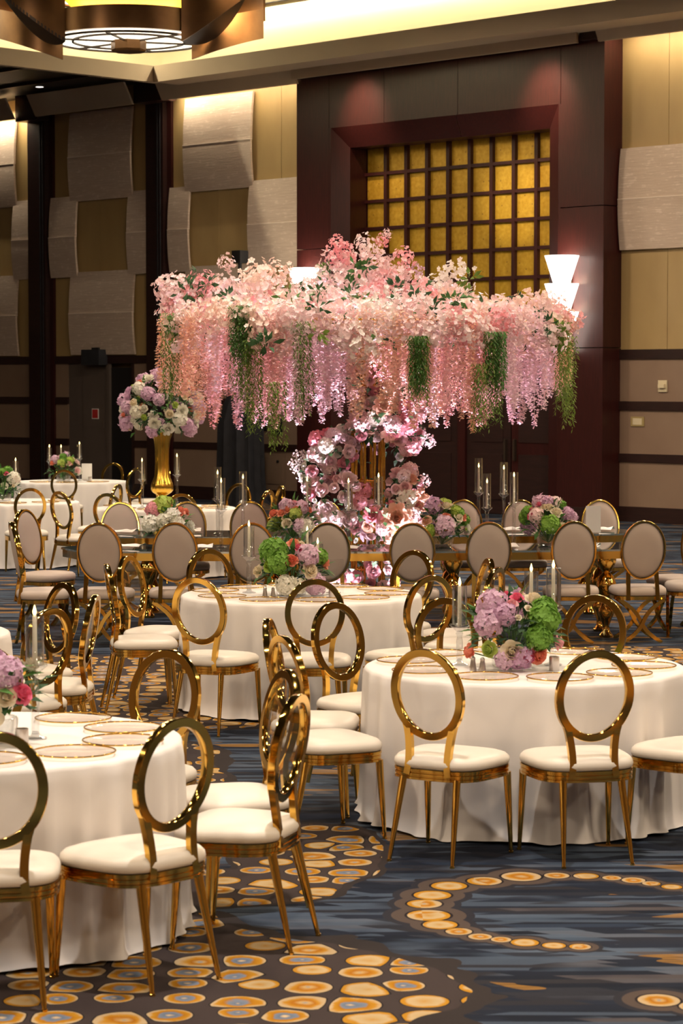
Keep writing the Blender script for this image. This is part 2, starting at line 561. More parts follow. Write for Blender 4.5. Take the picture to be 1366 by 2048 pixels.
def link(name, me, parent=None, loc=None, rot=None, scale=None):
    o = bpy.data.objects.new(name, me)
    COL.objects.link(o)
    if parent:
        o.parent = parent
    if loc is not None:
        o.location = loc
    if rot is not None:
        o.rotation_euler = rot
    if scale is not None:
        o.scale = (scale,) * 3 if isinstance(scale, (int, float)) else scale
    return o


def part(name, mb, mat, parent, smooth=None, **kw):
    return link(name, mb.mesh(name, mat, smooth), parent, **kw)


def tag(o, label=None, cat=None, group=None, kind=None):
    if label:
        o['label'] = label
    if cat:
        o['category'] = cat
    if group:
        o['group'] = group
    if kind:
        o['kind'] = kind
    return o


def thing(name, label, cat, loc=(0, 0, 0), rz=0.0, group=None):
    o = bpy.data.objects.new(name, None)
    COL.objects.link(o)
    o.empty_display_size = 0.1
    o.location = loc
    o.rotation_euler = (0, 0, rz)
    return tag(o, label, cat, group)


def copy_tree(o, parent=None):
    c = o.copy()
    COL.objects.link(c)
    if parent:
        c.parent = parent
    for ch in o.children:
        copy_tree(ch, c)
    return c


def set_mat(o, m):
    """material on the object, so that alike parts share one mesh"""
    o.material_slots[0].link = 'OBJECT'
    o.material_slots[0].material = m


# ================================================================== THE SETTING
fl = MB()
fl.add([(-40, -8, 0), (40, -8, 0), (40, 60, 0), (-40, 60, 0)], [(0, 1, 2, 3)])
tag(part('floor', fl, carpet, None), 'navy patterned carpet with gold ringed discs', kind='structure')


def structure(name, mb, mat, label=None, smooth=None, empty=False):
    o = bpy.data.objects.new(name, None if empty else mb.mesh(name, mat, smooth))
    COL.objects.link(o)
    o.location = RM(0, 0, 0)
    o.rotation_euler = (0, 0, rad(-45))
    return tag(o, label, kind='structure')


def rbox(u0, u1, v0, v1, z0, z1):
    return MB().box((u0, -v1, z0), (u1, -v0, z1))


wall_back = structure('wall_back', rbox(-16, 44, -0.6, -0.28, 0, 8.9), wallgold, 'back wall of gold vinyl with woven panels and dark rails')
# gold vinyl sheets with fine joints
for (u0, u1) in [(-11.6, -9.86), (-9.85, -8.1), (-8.0, -6.485), (-6.475, -4.9), (-4.75, -3.038), (-3.028, -1.365), (-1.355, 0.35), (5.6, 7.272), (7.282, 9.2), (9.21, 11.1)]:
    part('wall_sheet', rbox(u0, u1, -0.28, 0.0, 2.70, 7.9), wallgold, wall_back)
# wainscot sheets and dark rails
rows = [(0.24, 0.94), (1.07, 1.75), (1.89, 2.55)]
segs = [(-11.6, -7.47), (-5.46, 0.2), (5.8, 11.2)]
for (z0, z1) in rows:
    for (u0, u1) in segs:
        part('wainscot_panel', rbox(u0, u1, -0.28, 0.015, z0, z1), taupe, wall_back)
for (z0, z1) in [(0.0, 0.24), (0.94, 1.07), (1.75, 1.89), (2.55, 2.70)]:
    for (u0, u1) in (segs if z0 < 2.5 else [(-11.6, 0.2), (5.8, 11.2)]):
        part('rail', rbox(u0, u1, -0.28, 0.045, z0, z1), espresso, wall_back)


def acoustic_panel(u0, u1, z0, z1, bulge=0.06, v0=0.03):
    """two stacked woven boards bowed out from the wall, with a joint between them"""
    zm = (z0 + z1) / 2
    for (za, zb, off) in ((z0, zm - 0.004, 0.010), (zm + 0.004, z1, 0.0)):
        b = MB()
        n = 6
        vs = []
        for k in range(n + 1):
            z = za + (zb - za) * k / n
            f = (z - z0) / (z1 - z0)
            w = v0 + off + bulge * (1 - (2 * f - 1) ** 2)
            for (u, d) in ((u0, 0.0), (u1, 0.0), (u1, 0.045), (u0, 0.045)):
                vs.append((u, -(w + d), z))
        fs = []
        for k in range(n):
            for j in range(4):
                fs.append((k * 4 + j, (k + 1) * 4 + j, (k + 1) * 4 + (j + 1) % 4, k * 4 + (j + 1) % 4))
        fs += [(0, 1, 2, 3), (n * 4 + 3, n * 4 + 2, n * 4 + 1, n * 4)]
        b.add(vs, fs)
        part('acoustic_panel', b, panel_m, wall_back, 40)
    part('seam_highlight', rbox(u0, u1, v0 + bulge, v0 + bulge + 0.062, zm - 0.008, zm + 0.006), seam_m, wall_back)  # added pale strip: the joint's edge highlight is put into its colour


R1, R2, R3 = (5.72, 7.44), (4.25, 5.83), (2.72, 4.34)
for (u0, u1, r) in [(-10.9, -9.03, R1), (-7.30, -5.40, R1), (-3.88, -2.03, R1), (-9.13, -8.35, R2), (-7.92, -7.09, R2), (-5.53, -4.72, R2), (-4.33, -3.75, R2),
                    (-2.12, -0.3, R2), (6.40, 8.25, R2), (-10.9, -9.0, R3), (-7.30, -5.36, R3), (-3.88, -2.0, R3)]:
    acoustic_panel(u0, u1, *r)
# dark pocket columns
for (u0, u1, n) in [(-8.55, -7.99, 1), (-4.92, -4.42, 2)]:
    c = structure('trim_%d' % n, rbox(u0, u1, -0.01, 0.16, 0, 8.6), espresso, 'tall dark wood pocket column on the back wall')
    part('edge_strip', rbox(u1 - 0.05, u1 + 0.12, 0.0, 0.06, 0, 7.5), mahog, c)
    part('track_groove', rbox(u1 - 0.17, u1 - 0.14, 0.15, 0.175, 0.0, 7.5), black_m, c)
    part('track_groove', rbox(u1 - 0.09, u1 - 0.07, 0.15, 0.175, 0.0, 7.5), black_m, c)

# sloping fascia pieces over the wall, hiding the cove lamps
ceil_b = structure('ceiling', rbox(-3.45, 44, -0.5, 1.5, 7.62, 7.70), beige_ceil, 'beige ceiling with a lit coffer')


def fascia(u0, u1, zb=7.40, zt=7.80, vb=0.50, vt=0.72):
    b = MB()
    th = 0.05
    vs = [(u0, -vb, zb), (u1, -vb, zb), (u1, -vt, zt), (u0, -vt, zt), (u0, -vb + th, zb), (u1, -vb + th, zb), (u1, -vt + th, zt), (u0, -vt + th, zt)]
    b.add(vs, [(0, 1, 2, 3), (5, 4, 7, 6), (4, 5, 1, 0), (3, 2, 6, 7), (4, 0, 3, 7), (1, 5, 6, 2)])
    return part('fascia', b, beige_ceil, ceil_b)


fascia(-4.05, -0.45)
fascia(-0.45, 5.95, 7.46, 7.72, 0.62, 0.66)
fascia(6.28, 12.0, 7.46, 7.82, 0.50, 0.66)
fascia(-7.85, -4.90)
fascia(-12.0, -8.55)
# shadow boards closing the gaps over the columns
part('gap_board', rbox(-4.92, -4.05, 0.16, 0.45, 7.42, 7.9), espresso, ceil_b)
part('gap_board', rbox(-8.56, -7.85, 0.16, 0.45, 7.35, 7.9), espresso, ceil_b)
part('gap_board', rbox(5.95, 6.28, 0.3, 0.55, 7.5, 7.75), espresso, ceil_b)
# dark open ceiling on the left
part('dark_ceiling', rbox(-16, -3.56, -0.5, 42, 7.86, 8.1), black_ceil, ceil_b)
for k in range(4):
    part('ceiling_rib', rbox(-15, -3.45, 1.6 + 1.5 * k, 1.66 + 1.5 * k, 7.80, 7.86), bronze_dark, ceil_b)
# coffer: lip, ledge, inner cream walls and dark lid
UC, VC = -2.95, 1.5
part('coffer_lip', rbox(UC, 44, VC, VC + 0.14, 7.54, 7.83), beige_ceil, ceil_b)
part('coffer_lip', rbox(UC - 0.14, UC, VC, 42, 7.54, 7.83), beige_ceil, ceil_b)
part('coffer_ledge', rbox(UC - 0.5, 44, VC - 0.55, VC, 7.72, 7.80), beige_ceil, ceil_b)
part('coffer_ledge', rbox(UC - 0.5, UC - 0.14, VC, 42, 7.72, 7.80), beige_ceil, ceil_b)
part('coffer_wall', rbox(UC - 0.5, 44, VC - 0.60, VC - 0.5, 7.80, 8.75), cove_m, ceil_b)
part('coffer_wall', rbox(UC - 0.60, UC - 0.5, VC - 0.5, 42, 7.80, 8.75), cove_m, ceil_b)
part('coffer_lid', rbox(UC - 0.5, 44, VC - 0.5, 42, 9.0, 9.1), black_ceil, ceil_b)
part('lid_edge', rbox(UC - 0.3, 44, VC - 0.28, VC + 0.1, 8.72, 9.0), bronze_dark, ceil_b)
area_light('coffer_cove_lamp', RM(20.0, VC - 0.40, 8.70), 45.0, 1150, (1.0, 0.88, 0.62), (rad(-4), 0, rad(-45)), 0.08, 'RECTANGLE')
area_light('coffer_cove_lamp', RM(UC - 0.40, 10.5, 8.70), 17.0, 520, (1.0, 0.88, 0.62), (rad(-4), 0, rad(45)), 0.08, 'RECTANGLE')

# round downlights set into the ceilings
for (u, vv, z, lab) in [(1.35, 2.15, 8.52, 'black cylinder downlight hanging at the top edge beside the lit coffer'), (-7.0, 1.05, 7.855, 'round recessed downlight in the dark ceiling')]:
    d = thing('ceiling_downlight', lab, 'downlight', RM(u, vv, z))
    h = 0.45 if z > 8.2 else 0.02
    part('housing', MB().lathe([(0.10, 0.0), (0.10, h)], 20), bronze_dark, d, 40)
    part('lens', MB().lathe([(0.075, -0.004), (0.075, 0.01)], 20), lens_m, d, 40)

# plain walls behind the viewer and to the sides (seen only in reflections)
for (nm, b) in [('wall_left', rbox(-16.5, -16, 0, 42, 0, 9)), ('wall_right', rbox(44, 44.5, 0, 42, 0, 9)), ('wall_front', rbox(-16, 44, 42, 42.5, 0, 9))]:
    w = structure(nm, b, taupe, 'plain taupe ballroom wall')
    for k in range(8):
        pass

# ---------------- mahogany portal with gold window and doors
door1 = structure('door_1', None, None, 'tall mahogany door portal with gold gridded transom window', empty=True)
VP = 0.45
for (u0, u1, z0, z1) in [(-0.50, 0.30, 0, 2.72), (-0.50, 0.30, 2.735, 4.50), (-0.50, 0.30, 4.515, 7.55), (5.50, 6.37, 0, 2.72), (5.50, 6.37, 2.735, 4.93), (5.50, 6.37, 4.945, 7.55),
                         (0.31, 1.62, 6.57, 7.55), (1.63, 3.30, 6.57, 7.55), (3.31, 5.49, 6.57, 7.55)]:
    part('portal_panel', rbox(u0, u1, -0.05, VP, z0, z1), mahog, door1)
part('plinth', rbox(-0.52, 0.34, -0.05, VP + 0.02, 0, 0.22), espresso, door1)
part('plinth', rbox(5.46, 6.39, -0.05, VP + 0.02, 0, 0.22), espresso, door1)


def splay(pts_out, pts_in):
    """one splayed frame member between two edges"""
    b = MB()
    vs = pts_out + pts_in
    b.add([(u, -vv, z) for (u, vv, z) in vs], [(0, 1, 3, 2)])
    (u0, v0_, z0), (u1, v1_, z1) = pts_out
    (u2, v2_, z2), (u3, v3_, z3) = pts_in
    b.add([(u0, -v0_, z0), (u1, -v1_, z1), (u2, -v2_, z2), (u3, -v3_, z3), (u0, 0.05, z0), (u1, 0.05, z1)], [(0, 4, 5, 1)])
    return b


OU0, OU1, OZ = 0.35, 5.45, 6.57
IU0, IU1, IZ, IV = 0.67, 5.15, 6.22, 0.30
part('splay_board', splay([(OU0, VP, 0), (OU0, VP, OZ)], [(IU0, IV, 0), (IU0, IV, IZ)]), mahog, door1)
part('splay_board', splay([(OU1, VP, 0), (OU1, VP, OZ)], [(IU1, IV, 0), (IU1, IV, IZ)]), mahog, door1)
part('splay_board', splay([(OU0, VP, OZ), (3.25, VP, OZ)], [(IU0, IV, IZ), (3.25, IV, IZ)]), mahog, door1)
part('splay_board', splay([(3.26, VP, OZ), (OU1, VP, OZ)], [(3.26, IV, IZ), (IU1, IV, IZ)]), mahog, door1)
part('reveal', rbox(IU0 - 0.03, IU0, -0.12, IV, 0, IZ), mahog, door1)
part('reveal', rbox(IU1, IU1 + 0.03, -0.12, IV, 0, IZ), mahog, door1)
part('reveal', rbox(IU0, IU1, -0.12, IV, IZ, IZ + 0.03), mahog, door1)
part('gap_strip', rbox(0.30, 0.35, -0.05, VP - 0.002, 0, 6.57), mahog, door1)
part('gap_strip', rbox(5.45, 5.50, -0.05, VP - 0.002, 0, 6.57), mahog, door1)
win = structure('window_1', rbox(IU0, IU1, -0.25, -0.15, 2.85, IZ), bronze_dark, 'transom window of amber gold leaf panes in a dark grid')
du, dz = 0.4845, 0.470
us = [IU0 + 0.02 + du * k for k in range(10)]
us[-1] = IU1
zs = [IZ - 0.44 - dz * k for k in range(8)]
zz = [IZ] + zs[:7]
pane_meshes = {}
for i in range(9):
    for j in range(6):
        z1, z0 = zz[j], zz[j + 1]
        b = MB().box((us[i], 0, z0), (us[i + 1], 0.02, z1))
        p_ = part('pane', b, pane_m, win)
        rr = random.Random(i * 17 + j)
        p_.location = (0, 0.115 + rr.uniform(-0.004, 0.004), 0)
for i in range(1, 9):
    part('muntin', rbox(us[i] - 0.035, us[i] + 0.035, -0.15, -0.045, zz[6], IZ), mahog, win)
for j in range(1, 7):
    part('muntin', rbox(IU0, IU1, -0.15, -0.05, zz[j] - 0.028, zz[j] + 0.028), mahog, win)
ZD = zz[6]
part('door_header', rbox(IU0, IU1, -0.15, -0.02, ZD - 0.5, ZD - 0.02), mahog, door1)
for k, (u0, u1) in enumerate([(0.72, 1.75), (1.77, 2.86), (3.05, 4.02), (4.04, 5.1)]):
    lf = part('door_leaf', rbox(u0, u1, -0.18, -0.08, 0.01, ZD - 0.52), espresso if k in (1, 2) else mahog, door1)
    part('door_panel', rbox(u0 + 0.16, u1 - 0.16, -0.10, -0.065, 0.25, 1.0), espresso, lf)
    part('door_panel', rbox(u0 + 0.16, u1 - 0.16, -0.10, -0.065, 1.2, ZD - 0.75), espresso, lf)
    hu = u1 - 0.09 if k % 2 == 0 else u0 + 0.09
    part('handle', rbox(hu - 0.02, hu + 0.02, -0.08, -0.02, 0.9, 1.25), bronze_dark, lf)
part('door_mullion', rbox(2.87, 3.04, -0.18, -0.04, 0, ZD - 0.5), mahog, door1)

# door niche on the left of the back wall
door2 = structure('door_2', rbox(-7.46, -6.17, -0.02, 0.01, 0, 2.54), niche_m, 'grey-brown service door beside a dark opening')
part('door_leaf', rbox(-7.0, -6.25, 0.01, 0.03, 0.02, 2.42), niche_m, door2)
part('notice_plate', rbox(-6.95, -6.35, 0.03, 0.04, 1.3, 1.85), niche_m, door2)
part('dark_opening', rbox(-6.16, -5.48, -0.02, 0.005, 0, 2.47), dark_m, door2)
part('jamb', rbox(-6.24, -6.15, 0, 0.06, 0, 2.54), niche_m, door2)
part('jamb', rbox(-5.50, -5.45, 0, 0.05, 0, 2.54), espresso, door2)


def wall_thing(name, label, cat, u, z, v_=0.0):
    o = thing(name, label, cat, RM(u, v_, z), rad(-45))
    return o


o = wall_thing('fire_sign', 'small red and white sign on the grey-brown service door', 'sign', -6.60, 1.57, 0.04)
part('plate', MB().box((-0.10, -0.012, -0.10), (0.10, 0, 0.10)), card_m, o)
b = MB()
b.add([(-0.07, -0.016, 0.07), (0.0, -0.016, 0.0), (-0.07, -0.016, -0.07), (0.07, -0.016, 0.07), (0.07, -0.016, -0.07)], [(0, 1, 2), (3, 4, 1)])
part('red_mark', b, red_m, o)
part('red_border', MB().box((-0.085, -0.0135, -0.085), (0.085, -0.012, 0.085)), red_m, o)
o = wall_thing('dark_wall_box', 'black box mounted on the rail above the service door', 'wall box', -6.48, 2.68, 0.05)
part('case', MB().box((-0.27, -0.22, -0.16), (0.27, 0, 0.14)), black_m, o)
part('bracket', MB().box((-0.1, -0.1, 0.14), (0.1, 0, 0.18)), dark_m, o)
o = wall_thing('wall_touchscreen', 'dark square control screen on the taupe wall left of the portal', 'screen', -1.46, 1.39, 0.02)
part('frame', MB().box((-0.14, -0.03, -0.15), (0.14, 0, 0.15)), dark_m, o)
part('display', MB().box((-0.06, -0.034, -0.07), (0.06, -0.03, 0.07)), niche_m, o)
o = wall_thing('wall_switch', 'small dark switch beside the control screen', 'switch', -1.77, 1.39, 0.02)
part('plate', MB().box((-0.045, -0.012, -0.09), (0.045, 0, 0.09)), dark_m, o)
part('rocker', MB().box((-0.02, -0.018, -0.04), (0.02, -0.012, 0.04)), bronze_dark, o)
o = wall_thing('floor_box_panel', 'taupe access hatch low on the wall under the control screen', 'hatch', -1.50, 0.62, 0.02)
part('frame', MB().box((-0.25, -0.012, -0.27), (0.25, 0, 0.27)), taupe, o)
part('hatch_door', MB().box((-0.19, -0.02, -0.21), (0.19, -0.012, 0.21)), taupe, o)
part('latch', MB().lathe([(0.025, 0), (0.025, 0.02)], 10), dark_m, o, rot=(PI / 2, 0, 0), loc=(0.08, -0.02, 0.14))
o = wall_thing('strobe_alarm', 'ivory fire alarm strobe on the taupe wall at right', 'alarm', 7.22, 2.13, 0.02)
part('back_plate', MB().box((-0.085, -0.02, -0.09), (0.085, 0, 0.09)), ivory_m, o)
part('lens', MB().box((-0.06, -0.06, -0.03), (0.06, -0.02, 0.03)), ivory_m, o)
o = wall_thing('brass_wall_plate', 'brass wall plate below the alarm at right', 'wall plate', 6.73, 1.575, 0.02)
part('plate', MB().box((-0.13, -0.012, -0.075), (0.13, 0, 0.075)), brass_m, o)
part('inset', MB().box((-0.09, -0.016, -0.05), (0.09, -0.012, 0.05)), ivory_m, o)


def sconce(u, label):
    s_ = wall_thing('wall_sconce', label, 'sconce', u, 0, VP)
    for k, zt in enumerate((4.17, 3.73, 3.29)):
        b = MB()
        prof = [(0.07, zt - 0.62), (0.27, zt), (0.255, zt), (0.06, zt - 0.60)]
        b.lathe(prof, 24, (0, -0.20), cap=False)
        part('glass_cone', b, sconce_glow, s_, 60)
    part('back_bar', MB().box((-0.05, -0.03, 2.6), (0.05, 0, 4.0)), bronze_dark, s_)
    part('finial', MB().lathe([(0.02, 2.52), (0.07, 2.6), (0.07, 2.68)], 16, (0, -0.2)), bronze_dark, s_, 40)
    return s_


sconce(5.70, 'three-tier glowing glass cone sconce on the right side of the portal')
sconce(-0.12, 'glowing cone sconce on the left side of the portal, half hidden by the flower tree')
# ---------------- chandelier hanging in the coffer
ch = thing('chandelier', 'large bronze chandelier with glowing round diffuser and curved wing panels', 'chandelier', (-3.13, 35.62, 7.2))
part('diffuser', MB().lathe([(1.09, 0.0), (1.09, 0.03), (0.02, 0.05)], 64), diff_glow, ch, 30)
b = MB().lathe([(1.10, 0.03), (1.16, 0.03), (1.16, 0.36), (1.10, 0.36), (1.10, 0.03)], 64, cap=False)
part('lower_ring', b, bronze, ch, 40)
b = MB()
for r in (0.82, 1.10):
    b.sweep([(r * math.cos(2 * PI * k / 64), r * math.sin(2 * PI * k / 64), -0.012) for k in range(64)], rect(0.028, 0.03), True)
part('diffuser_hoop', b, bronze_dark, ch)
for k in range(6):
    a = PI * k / 3 + 0.3
    part('diffuser_rib', MB().sweep([(0.2 * math.cos(a), 0.2 * math.sin(a), -0.012), (1.1 * math.cos(a), 1.1 * math.sin(a), -0.012)], rect(0.026, 0.026)), bronze_dark, ch)
part('finial_block', MB().lathe([(0.24, -0.16), (0.26, -0.13), (0.26, 0.03)], 8), bronze, ch)
part('upper_ring', MB().lathe([(1.2, 0.62), (1.28, 0.62), (1.28, 0.95), (1.2, 0.95), (1.2, 0.62)], 64, cap=False), bronze, ch, 40)
part('upper_diffuser', MB().lathe([(1.19, 0.64), (1.19, 0.66), (0.02, 0.67)], 64), diff_glow, ch, 30)
part('amber_bowl', MB().lathe([(0.55, 0.40), (0.85, 0.50), (0.95, 0.60)], 48, cap=False), amber_glow, ch, 30)
for k in range(4):
    a = PI / 2 * k + 0.4
    part('hanger', MB().sweep([(0.5 * math.cos(a), 0.5 * math.sin(a), 0.05), (0.5 * math.cos(a), 0.5 * math.sin(a), 1.7)], circ(0.02, 8)), bronze_dark, ch)


def plate_band(path, zb, zt, name, mat, th=0.035, n=18):
    """curved upright bronze plate; path is a quadratic arc in plan, zb/zt give lower and upper edge"""
    p0, p1, p2 = [Vector((*p, 0)) for p in path]
    b = MB()
    vs = []
    for k in range(n + 1):
        f = k / n
        p = p0 * (1 - f) ** 2 + p1 * 2 * f * (1 - f) + p2 * f * f
        d = ((p1 - p0) * (1 - f) + (p2 - p1) * f).normalized()
        q = p + Vector((d.y, -d.x, 0)) * th
        vs += [(p.x, p.y, zb(f)), (q.x, q.y, zb(f)), (q.x, q.y, zt(f)), (p.x, p.y, zt(f))]
    fs = []
    for k in range(n):
        for j in range(4):
            fs.append((k * 4 + j, k * 4 + (j + 1) % 4, (k + 1) * 4 + (j + 1) % 4, (k + 1) * 4 + j))
    fs += [(3, 2, 1, 0), (n * 4, n * 4 + 1, n * 4 + 2, n * 4 + 3)]
    b.add(vs, fs)
    return part(name, b, mat, ch, 40)


def leaf_wing(sx):
    """leaf-shaped wing: upright bronze face whose curved lower edge carries a dark lens-shaped underside"""
    lo = lambda f: -0.12 + 0.66 * f ** 1.15
    plate_band([(sx * 0.84, -0.80), (sx * 1.30, -0.95), (sx * 1.76, -0.70)], lo, lambda f: 1.3, 'leaf_face', bronze)
    b = MB()
    n = 20
    vs = []
    for k in range(n + 1):
        f = k / n
        x = sx * (0.84 + 0.92 * f)
        y0 = -0.80 * (1 - f) ** 2 - 1.90 * f * (1 - f) - 0.70 * f * f
        w = 0.62 * math.sin(PI * min(0.999, max(0.001, f))) ** 0.85
        z = lo(f)
        vs += [(x, y0, z), (x, y0 + w, z - 0.26 * w), (x, y0 + w, z - 0.26 * w + 0.04), (x, y0, z + 0.05)]
    fs = []
    for k in range(n):
        for j in range(4):
            fs.append((k * 4 + j, k * 4 + (j + 1) % 4, (k + 1) * 4 + (j + 1) % 4, (k + 1) * 4 + j))
    b.add(vs, fs)
    part('leaf_underside', b, bronze_dark, ch, 50)


leaf_wing(1)
leaf_wing(-1)
for sx in (-1, 1):
    plate_band([(sx * 0.95, -0.15), (sx * 1.5, -0.35), (sx * 1.95, 0.25)], lambda f: -0.29 + 0.36 * f, lambda f: 0.20 + 0.30 * f, 'outer_band', bronze)
    plate_band([(sx * 1.2, 1.2), (sx * 1.7, 0.9), (sx * 2.0, 0.4)], lambda f: 0.35, lambda f: 0.75, 'outer_band', bronze)
part('canopy_rod', MB().sweep([(0, 0, 0.6), (0, 0, 1.8)], circ(0.05, 10)), bronze_dark, ch)


# ================================================================== CHAIRS
def outline(wf, wb, df, db, n=36, p=3.2):
    """rounded shield-shaped seat outline: wf/wb half widths front and back, df/db depths"""
    pts = []
    for k in range(n):
        a = 2 * PI * k / n
        c, s_ = math.cos(a), math.sin(a)
        y = (df if s_ > 0 else db) * math.copysign(abs(s_) ** (2 / p), s_)
        f = (y + db) / (df + db)
        w = wb + (wf - wb) * f
        x = w * math.copysign(abs(c) ** (2 / p), c)
        pts.append((x, y))
    return pts


def loft(mb, pts, levels):
    """levels: (scale, z) rings of the outline, closed at both ends"""
    n = len(pts)
    vs = []
    for (k, z) in levels:
        vs += [(x * k, y * k, z) for (x, y) in pts]
    fs = []
    for i in range(len(levels) - 1):
        for j in range(n):
            j2 = (j + 1) % n
            fs.append((i * n + j, i * n + j2, (i + 1) * n + j2, (i + 1) * n + j))
    fs.append(tuple(reversed(range(n))))
    fs.append(tuple((len(levels) - 1) * n + j for j in range(n)))
    mb.add(vs, fs)
    return mb


SEAT = outline(0.265, 0.222, 0.225, 0.215, 40, 3.6)
cushion = loft(MB(), SEAT, [(0.93, 0.425), (0.985, 0.432), (1.0, 0.448), (0.985, 0.464), (0.93, 0.478), (0.82, 0.487), (0.6, 0.494), (0.3, 0.497)]).mesh('seat', cream, 60)
apron = loft(MB(), SEAT, [(0.955, 0.375), (0.985, 0.378), (0.985, 0.388), (0.965, 0.390), (0.965, 0.394), (0.985, 0.396), (0.985, 0.406), (0.965, 0.408), (0.965, 0.412), (0.99, 0.414), (0.99, 0.426), (0.95, 0.427)]).mesh('seat_frame', gold, 25)


def leg_mesh(top, bot, r0, r1):
    b = MB()
    b.sweep([top, tuple((Vector(top) * 0.45 + Vector(bot) * 0.55)), bot], circ(1.0, 10), scales=[r0, (r0 + r1) / 2, r1], up=Vector((0, 1, 0.01)))
    x, y, _ = bot
    b.lathe([(r1 * 1.25, 0.0), (r1 * 1.25, 0.008), (r1, 0.010)], 10, (x, y))
    return b.mesh('leg', gold, 40)


LEGS = [leg_mesh((sx * 0.212, 0.175, 0.385), (sx * 0.222, 0.20, 0.0), 0.019, 0.009) for sx in (-1, 1)] + \
       [leg_mesh((sx * 0.140, -0.182, 0.385), (sx * 0.165, -0.27, 0.0), 0.019, 0.009) for sx in (-1, 1)]
RA, RB, RZ, RY, LEAN = 0.168, 0.199, 0.772, -0.205, rad(10)


def ring_pt(a, ra=RA, rb=RB, off=0.0):
    x = ra * math.sin(a)
    z = rb * math.cos(a)
    return Vector((x, RY - math.sin(LEAN) * z - math.cos(LEAN) * off, RZ + math.cos(LEAN) * z))


def ring_mesh(ra=RA, rb=RB, sec=None, n=56, mat=None, name='back_ring'):
    """flat band bent into an oval; section given radially (first) and in depth (second)"""
    b = MB()
    vs = []
    for k in range(n):
        a = 2 * PI * k / n
        for (r, d) in sec:
            vs.append(ring_pt(a, ra + r, rb + r, d))
    m = len(sec)
    fs = []
    for k in range(n):
        k2 = (k + 1) % n
        for j in range(m):
            j2 = (j + 1) % m
            fs.append((k * m + j, k2 * m + j, k2 * m + j2, k * m + j2))
    b.add(vs, fs)
    return b.mesh(name, mat, 35)


RSEC = [(-0.016, -0.017), (0.016, -0.017), (0.019, -0.013), (0.019, 0.013), (0.016, 0.017), (-0.016, 0.017), (-0.018, 0.013), (-0.018, -0.013)]
back_ring = ring_mesh(sec=RSEC, mat=gold)


def post_mesh(sx):
    p0 = ring_pt(sx * rad(134), RA + 0.004, RB + 0.004)
    p3 = Vector((sx * 0.108, -0.200, 0.40))
    pts = []
    for k in range(8):
        f = k / 7
        p1 = p0 + Vector((-sx * 0.020, 0.004, -0.055))
        p2 = p3 + Vector((-sx * 0.016, 0.0, 0.06))
        pts.append(p0 * (1 - f) ** 3 + p1 * 3 * f * (1 - f) ** 2 + p2 * 3 * f * f * (1 - f) + p3 * f ** 3)
    return MB().sweep(pts, rect(0.032, 0.026), up=Vector((0, 1, 0))).mesh('back_post', gold, 35)


POSTS = [post_mesh(-1), post_mesh(1)]
b = MB()
n = 40
vs = [ring_pt(2 * PI * k / n, RA - 0.014, RB - 0.014, 0.004) for k in range(n)] + [ring_pt(2 * PI * k / n, RA - 0.014, RB - 0.014, -0.004) for k in range(n)]
b.add(vs, [tuple(range(n)), tuple(reversed(range(n, 2 * n)))] + [(k, n + k, n + (k + 1) % n, (k + 1) % n) for k in range(n)])
back_panel = b.mesh('back_panel', acrylic, 35)


def ring_chair(x, y, face, label, group='gold oval-back chairs at the round tables', sub=True):
    t_ = thing('oval_back_chair', label, 'chair', (x, y, 0), face - PI / 2, group)
    tag(link('seat', cushion, t_), 'cream padded seat')
    link('seat_frame', apron, t_)
    for l_ in LEGS:
        link('leg', l_, t_)
    link('back_ring', back_ring, t_)
    for p_ in POSTS:
        link('back_post', p_, t_)
    tag(link('back_panel', back_panel, t_), 'clear acrylic disc')
    return t_


# upholstered chairs of the head table
HSEAT = outline(0.25, 0.22, 0.22, 0.21, 36, 3.4)
hcushion = loft(MB(), HSEAT, [(0.93, 0.395), (0.99, 0.405), (1.0, 0.43), (0.98, 0.452), (0.9, 0.467), (0.7, 0.475), (0.3, 0.478)]).mesh('seat', velvet, 60)
hframe = loft(MB(), HSEAT, [(0.92, 0.362), (0.98, 0.365), (0.98, 0.394), (0.93, 0.396)]).mesh('seat_frame', gold, 30)
_RZ = RZ
RZ = 0.785
HA, HB = 0.180, 0.245
HSEC = [(-0.004, -0.024), (0.008, -0.024), (0.012, -0.016), (0.012, 0.016), (0.008, 0.024), (-0.004, 0.024)]
hrim = ring_mesh(HA, HB, HSEC, 48, gold, 'back_rim')


def pad_mesh(sgn):
    b = MB()
    n = 36
    rings = [(1.0, 0.0), (0.97, 0.012), (0.88, 0.022), (0.6, 0.030), (0.25, 0.033)]
    vs = []
    for (k, d) in rings:
        for j in range(n):
            a = 2 * PI * j / n
            vs.append(ring_pt(a, (HA - 0.004) * k, (HB - 0.004) * k, sgn * (d + 0.002)))
    fs = []
    for i in range(len(rings) - 1):
        for j in range(n):
            j2 = (j + 1) % n
            f = (i * n + j, i * n + j2, (i + 1) * n + j2, (i + 1) * n + j)
            fs.append(f if sgn > 0 else tuple(reversed(f)))
    last = tuple((len(rings) - 1) * n + j for j in range(n))
    fs.append(last if sgn > 0 else tuple(reversed(last)))
    b.add(vs, fs)
    return b.mesh('back_pad', velvet, 60)


HPADS = [pad_mesh(1), pad_mesh(-1)]
hposts = []
for sx in (-1, 1):
    p0 = ring_pt(sx * rad(140), HA + 0.006, HB + 0.006)
    p3 = Vector((sx * 0.125, -0.21, 0.36))
    hposts.append(MB().sweep([p0 + (p3 - p0) * f + Vector((0, 0.0, 0)) for f in (0, .33, .66, 1)], rect(0.034, 0.026), up=Vector((0, 1, 0))).mesh('back_post', gold, 35))


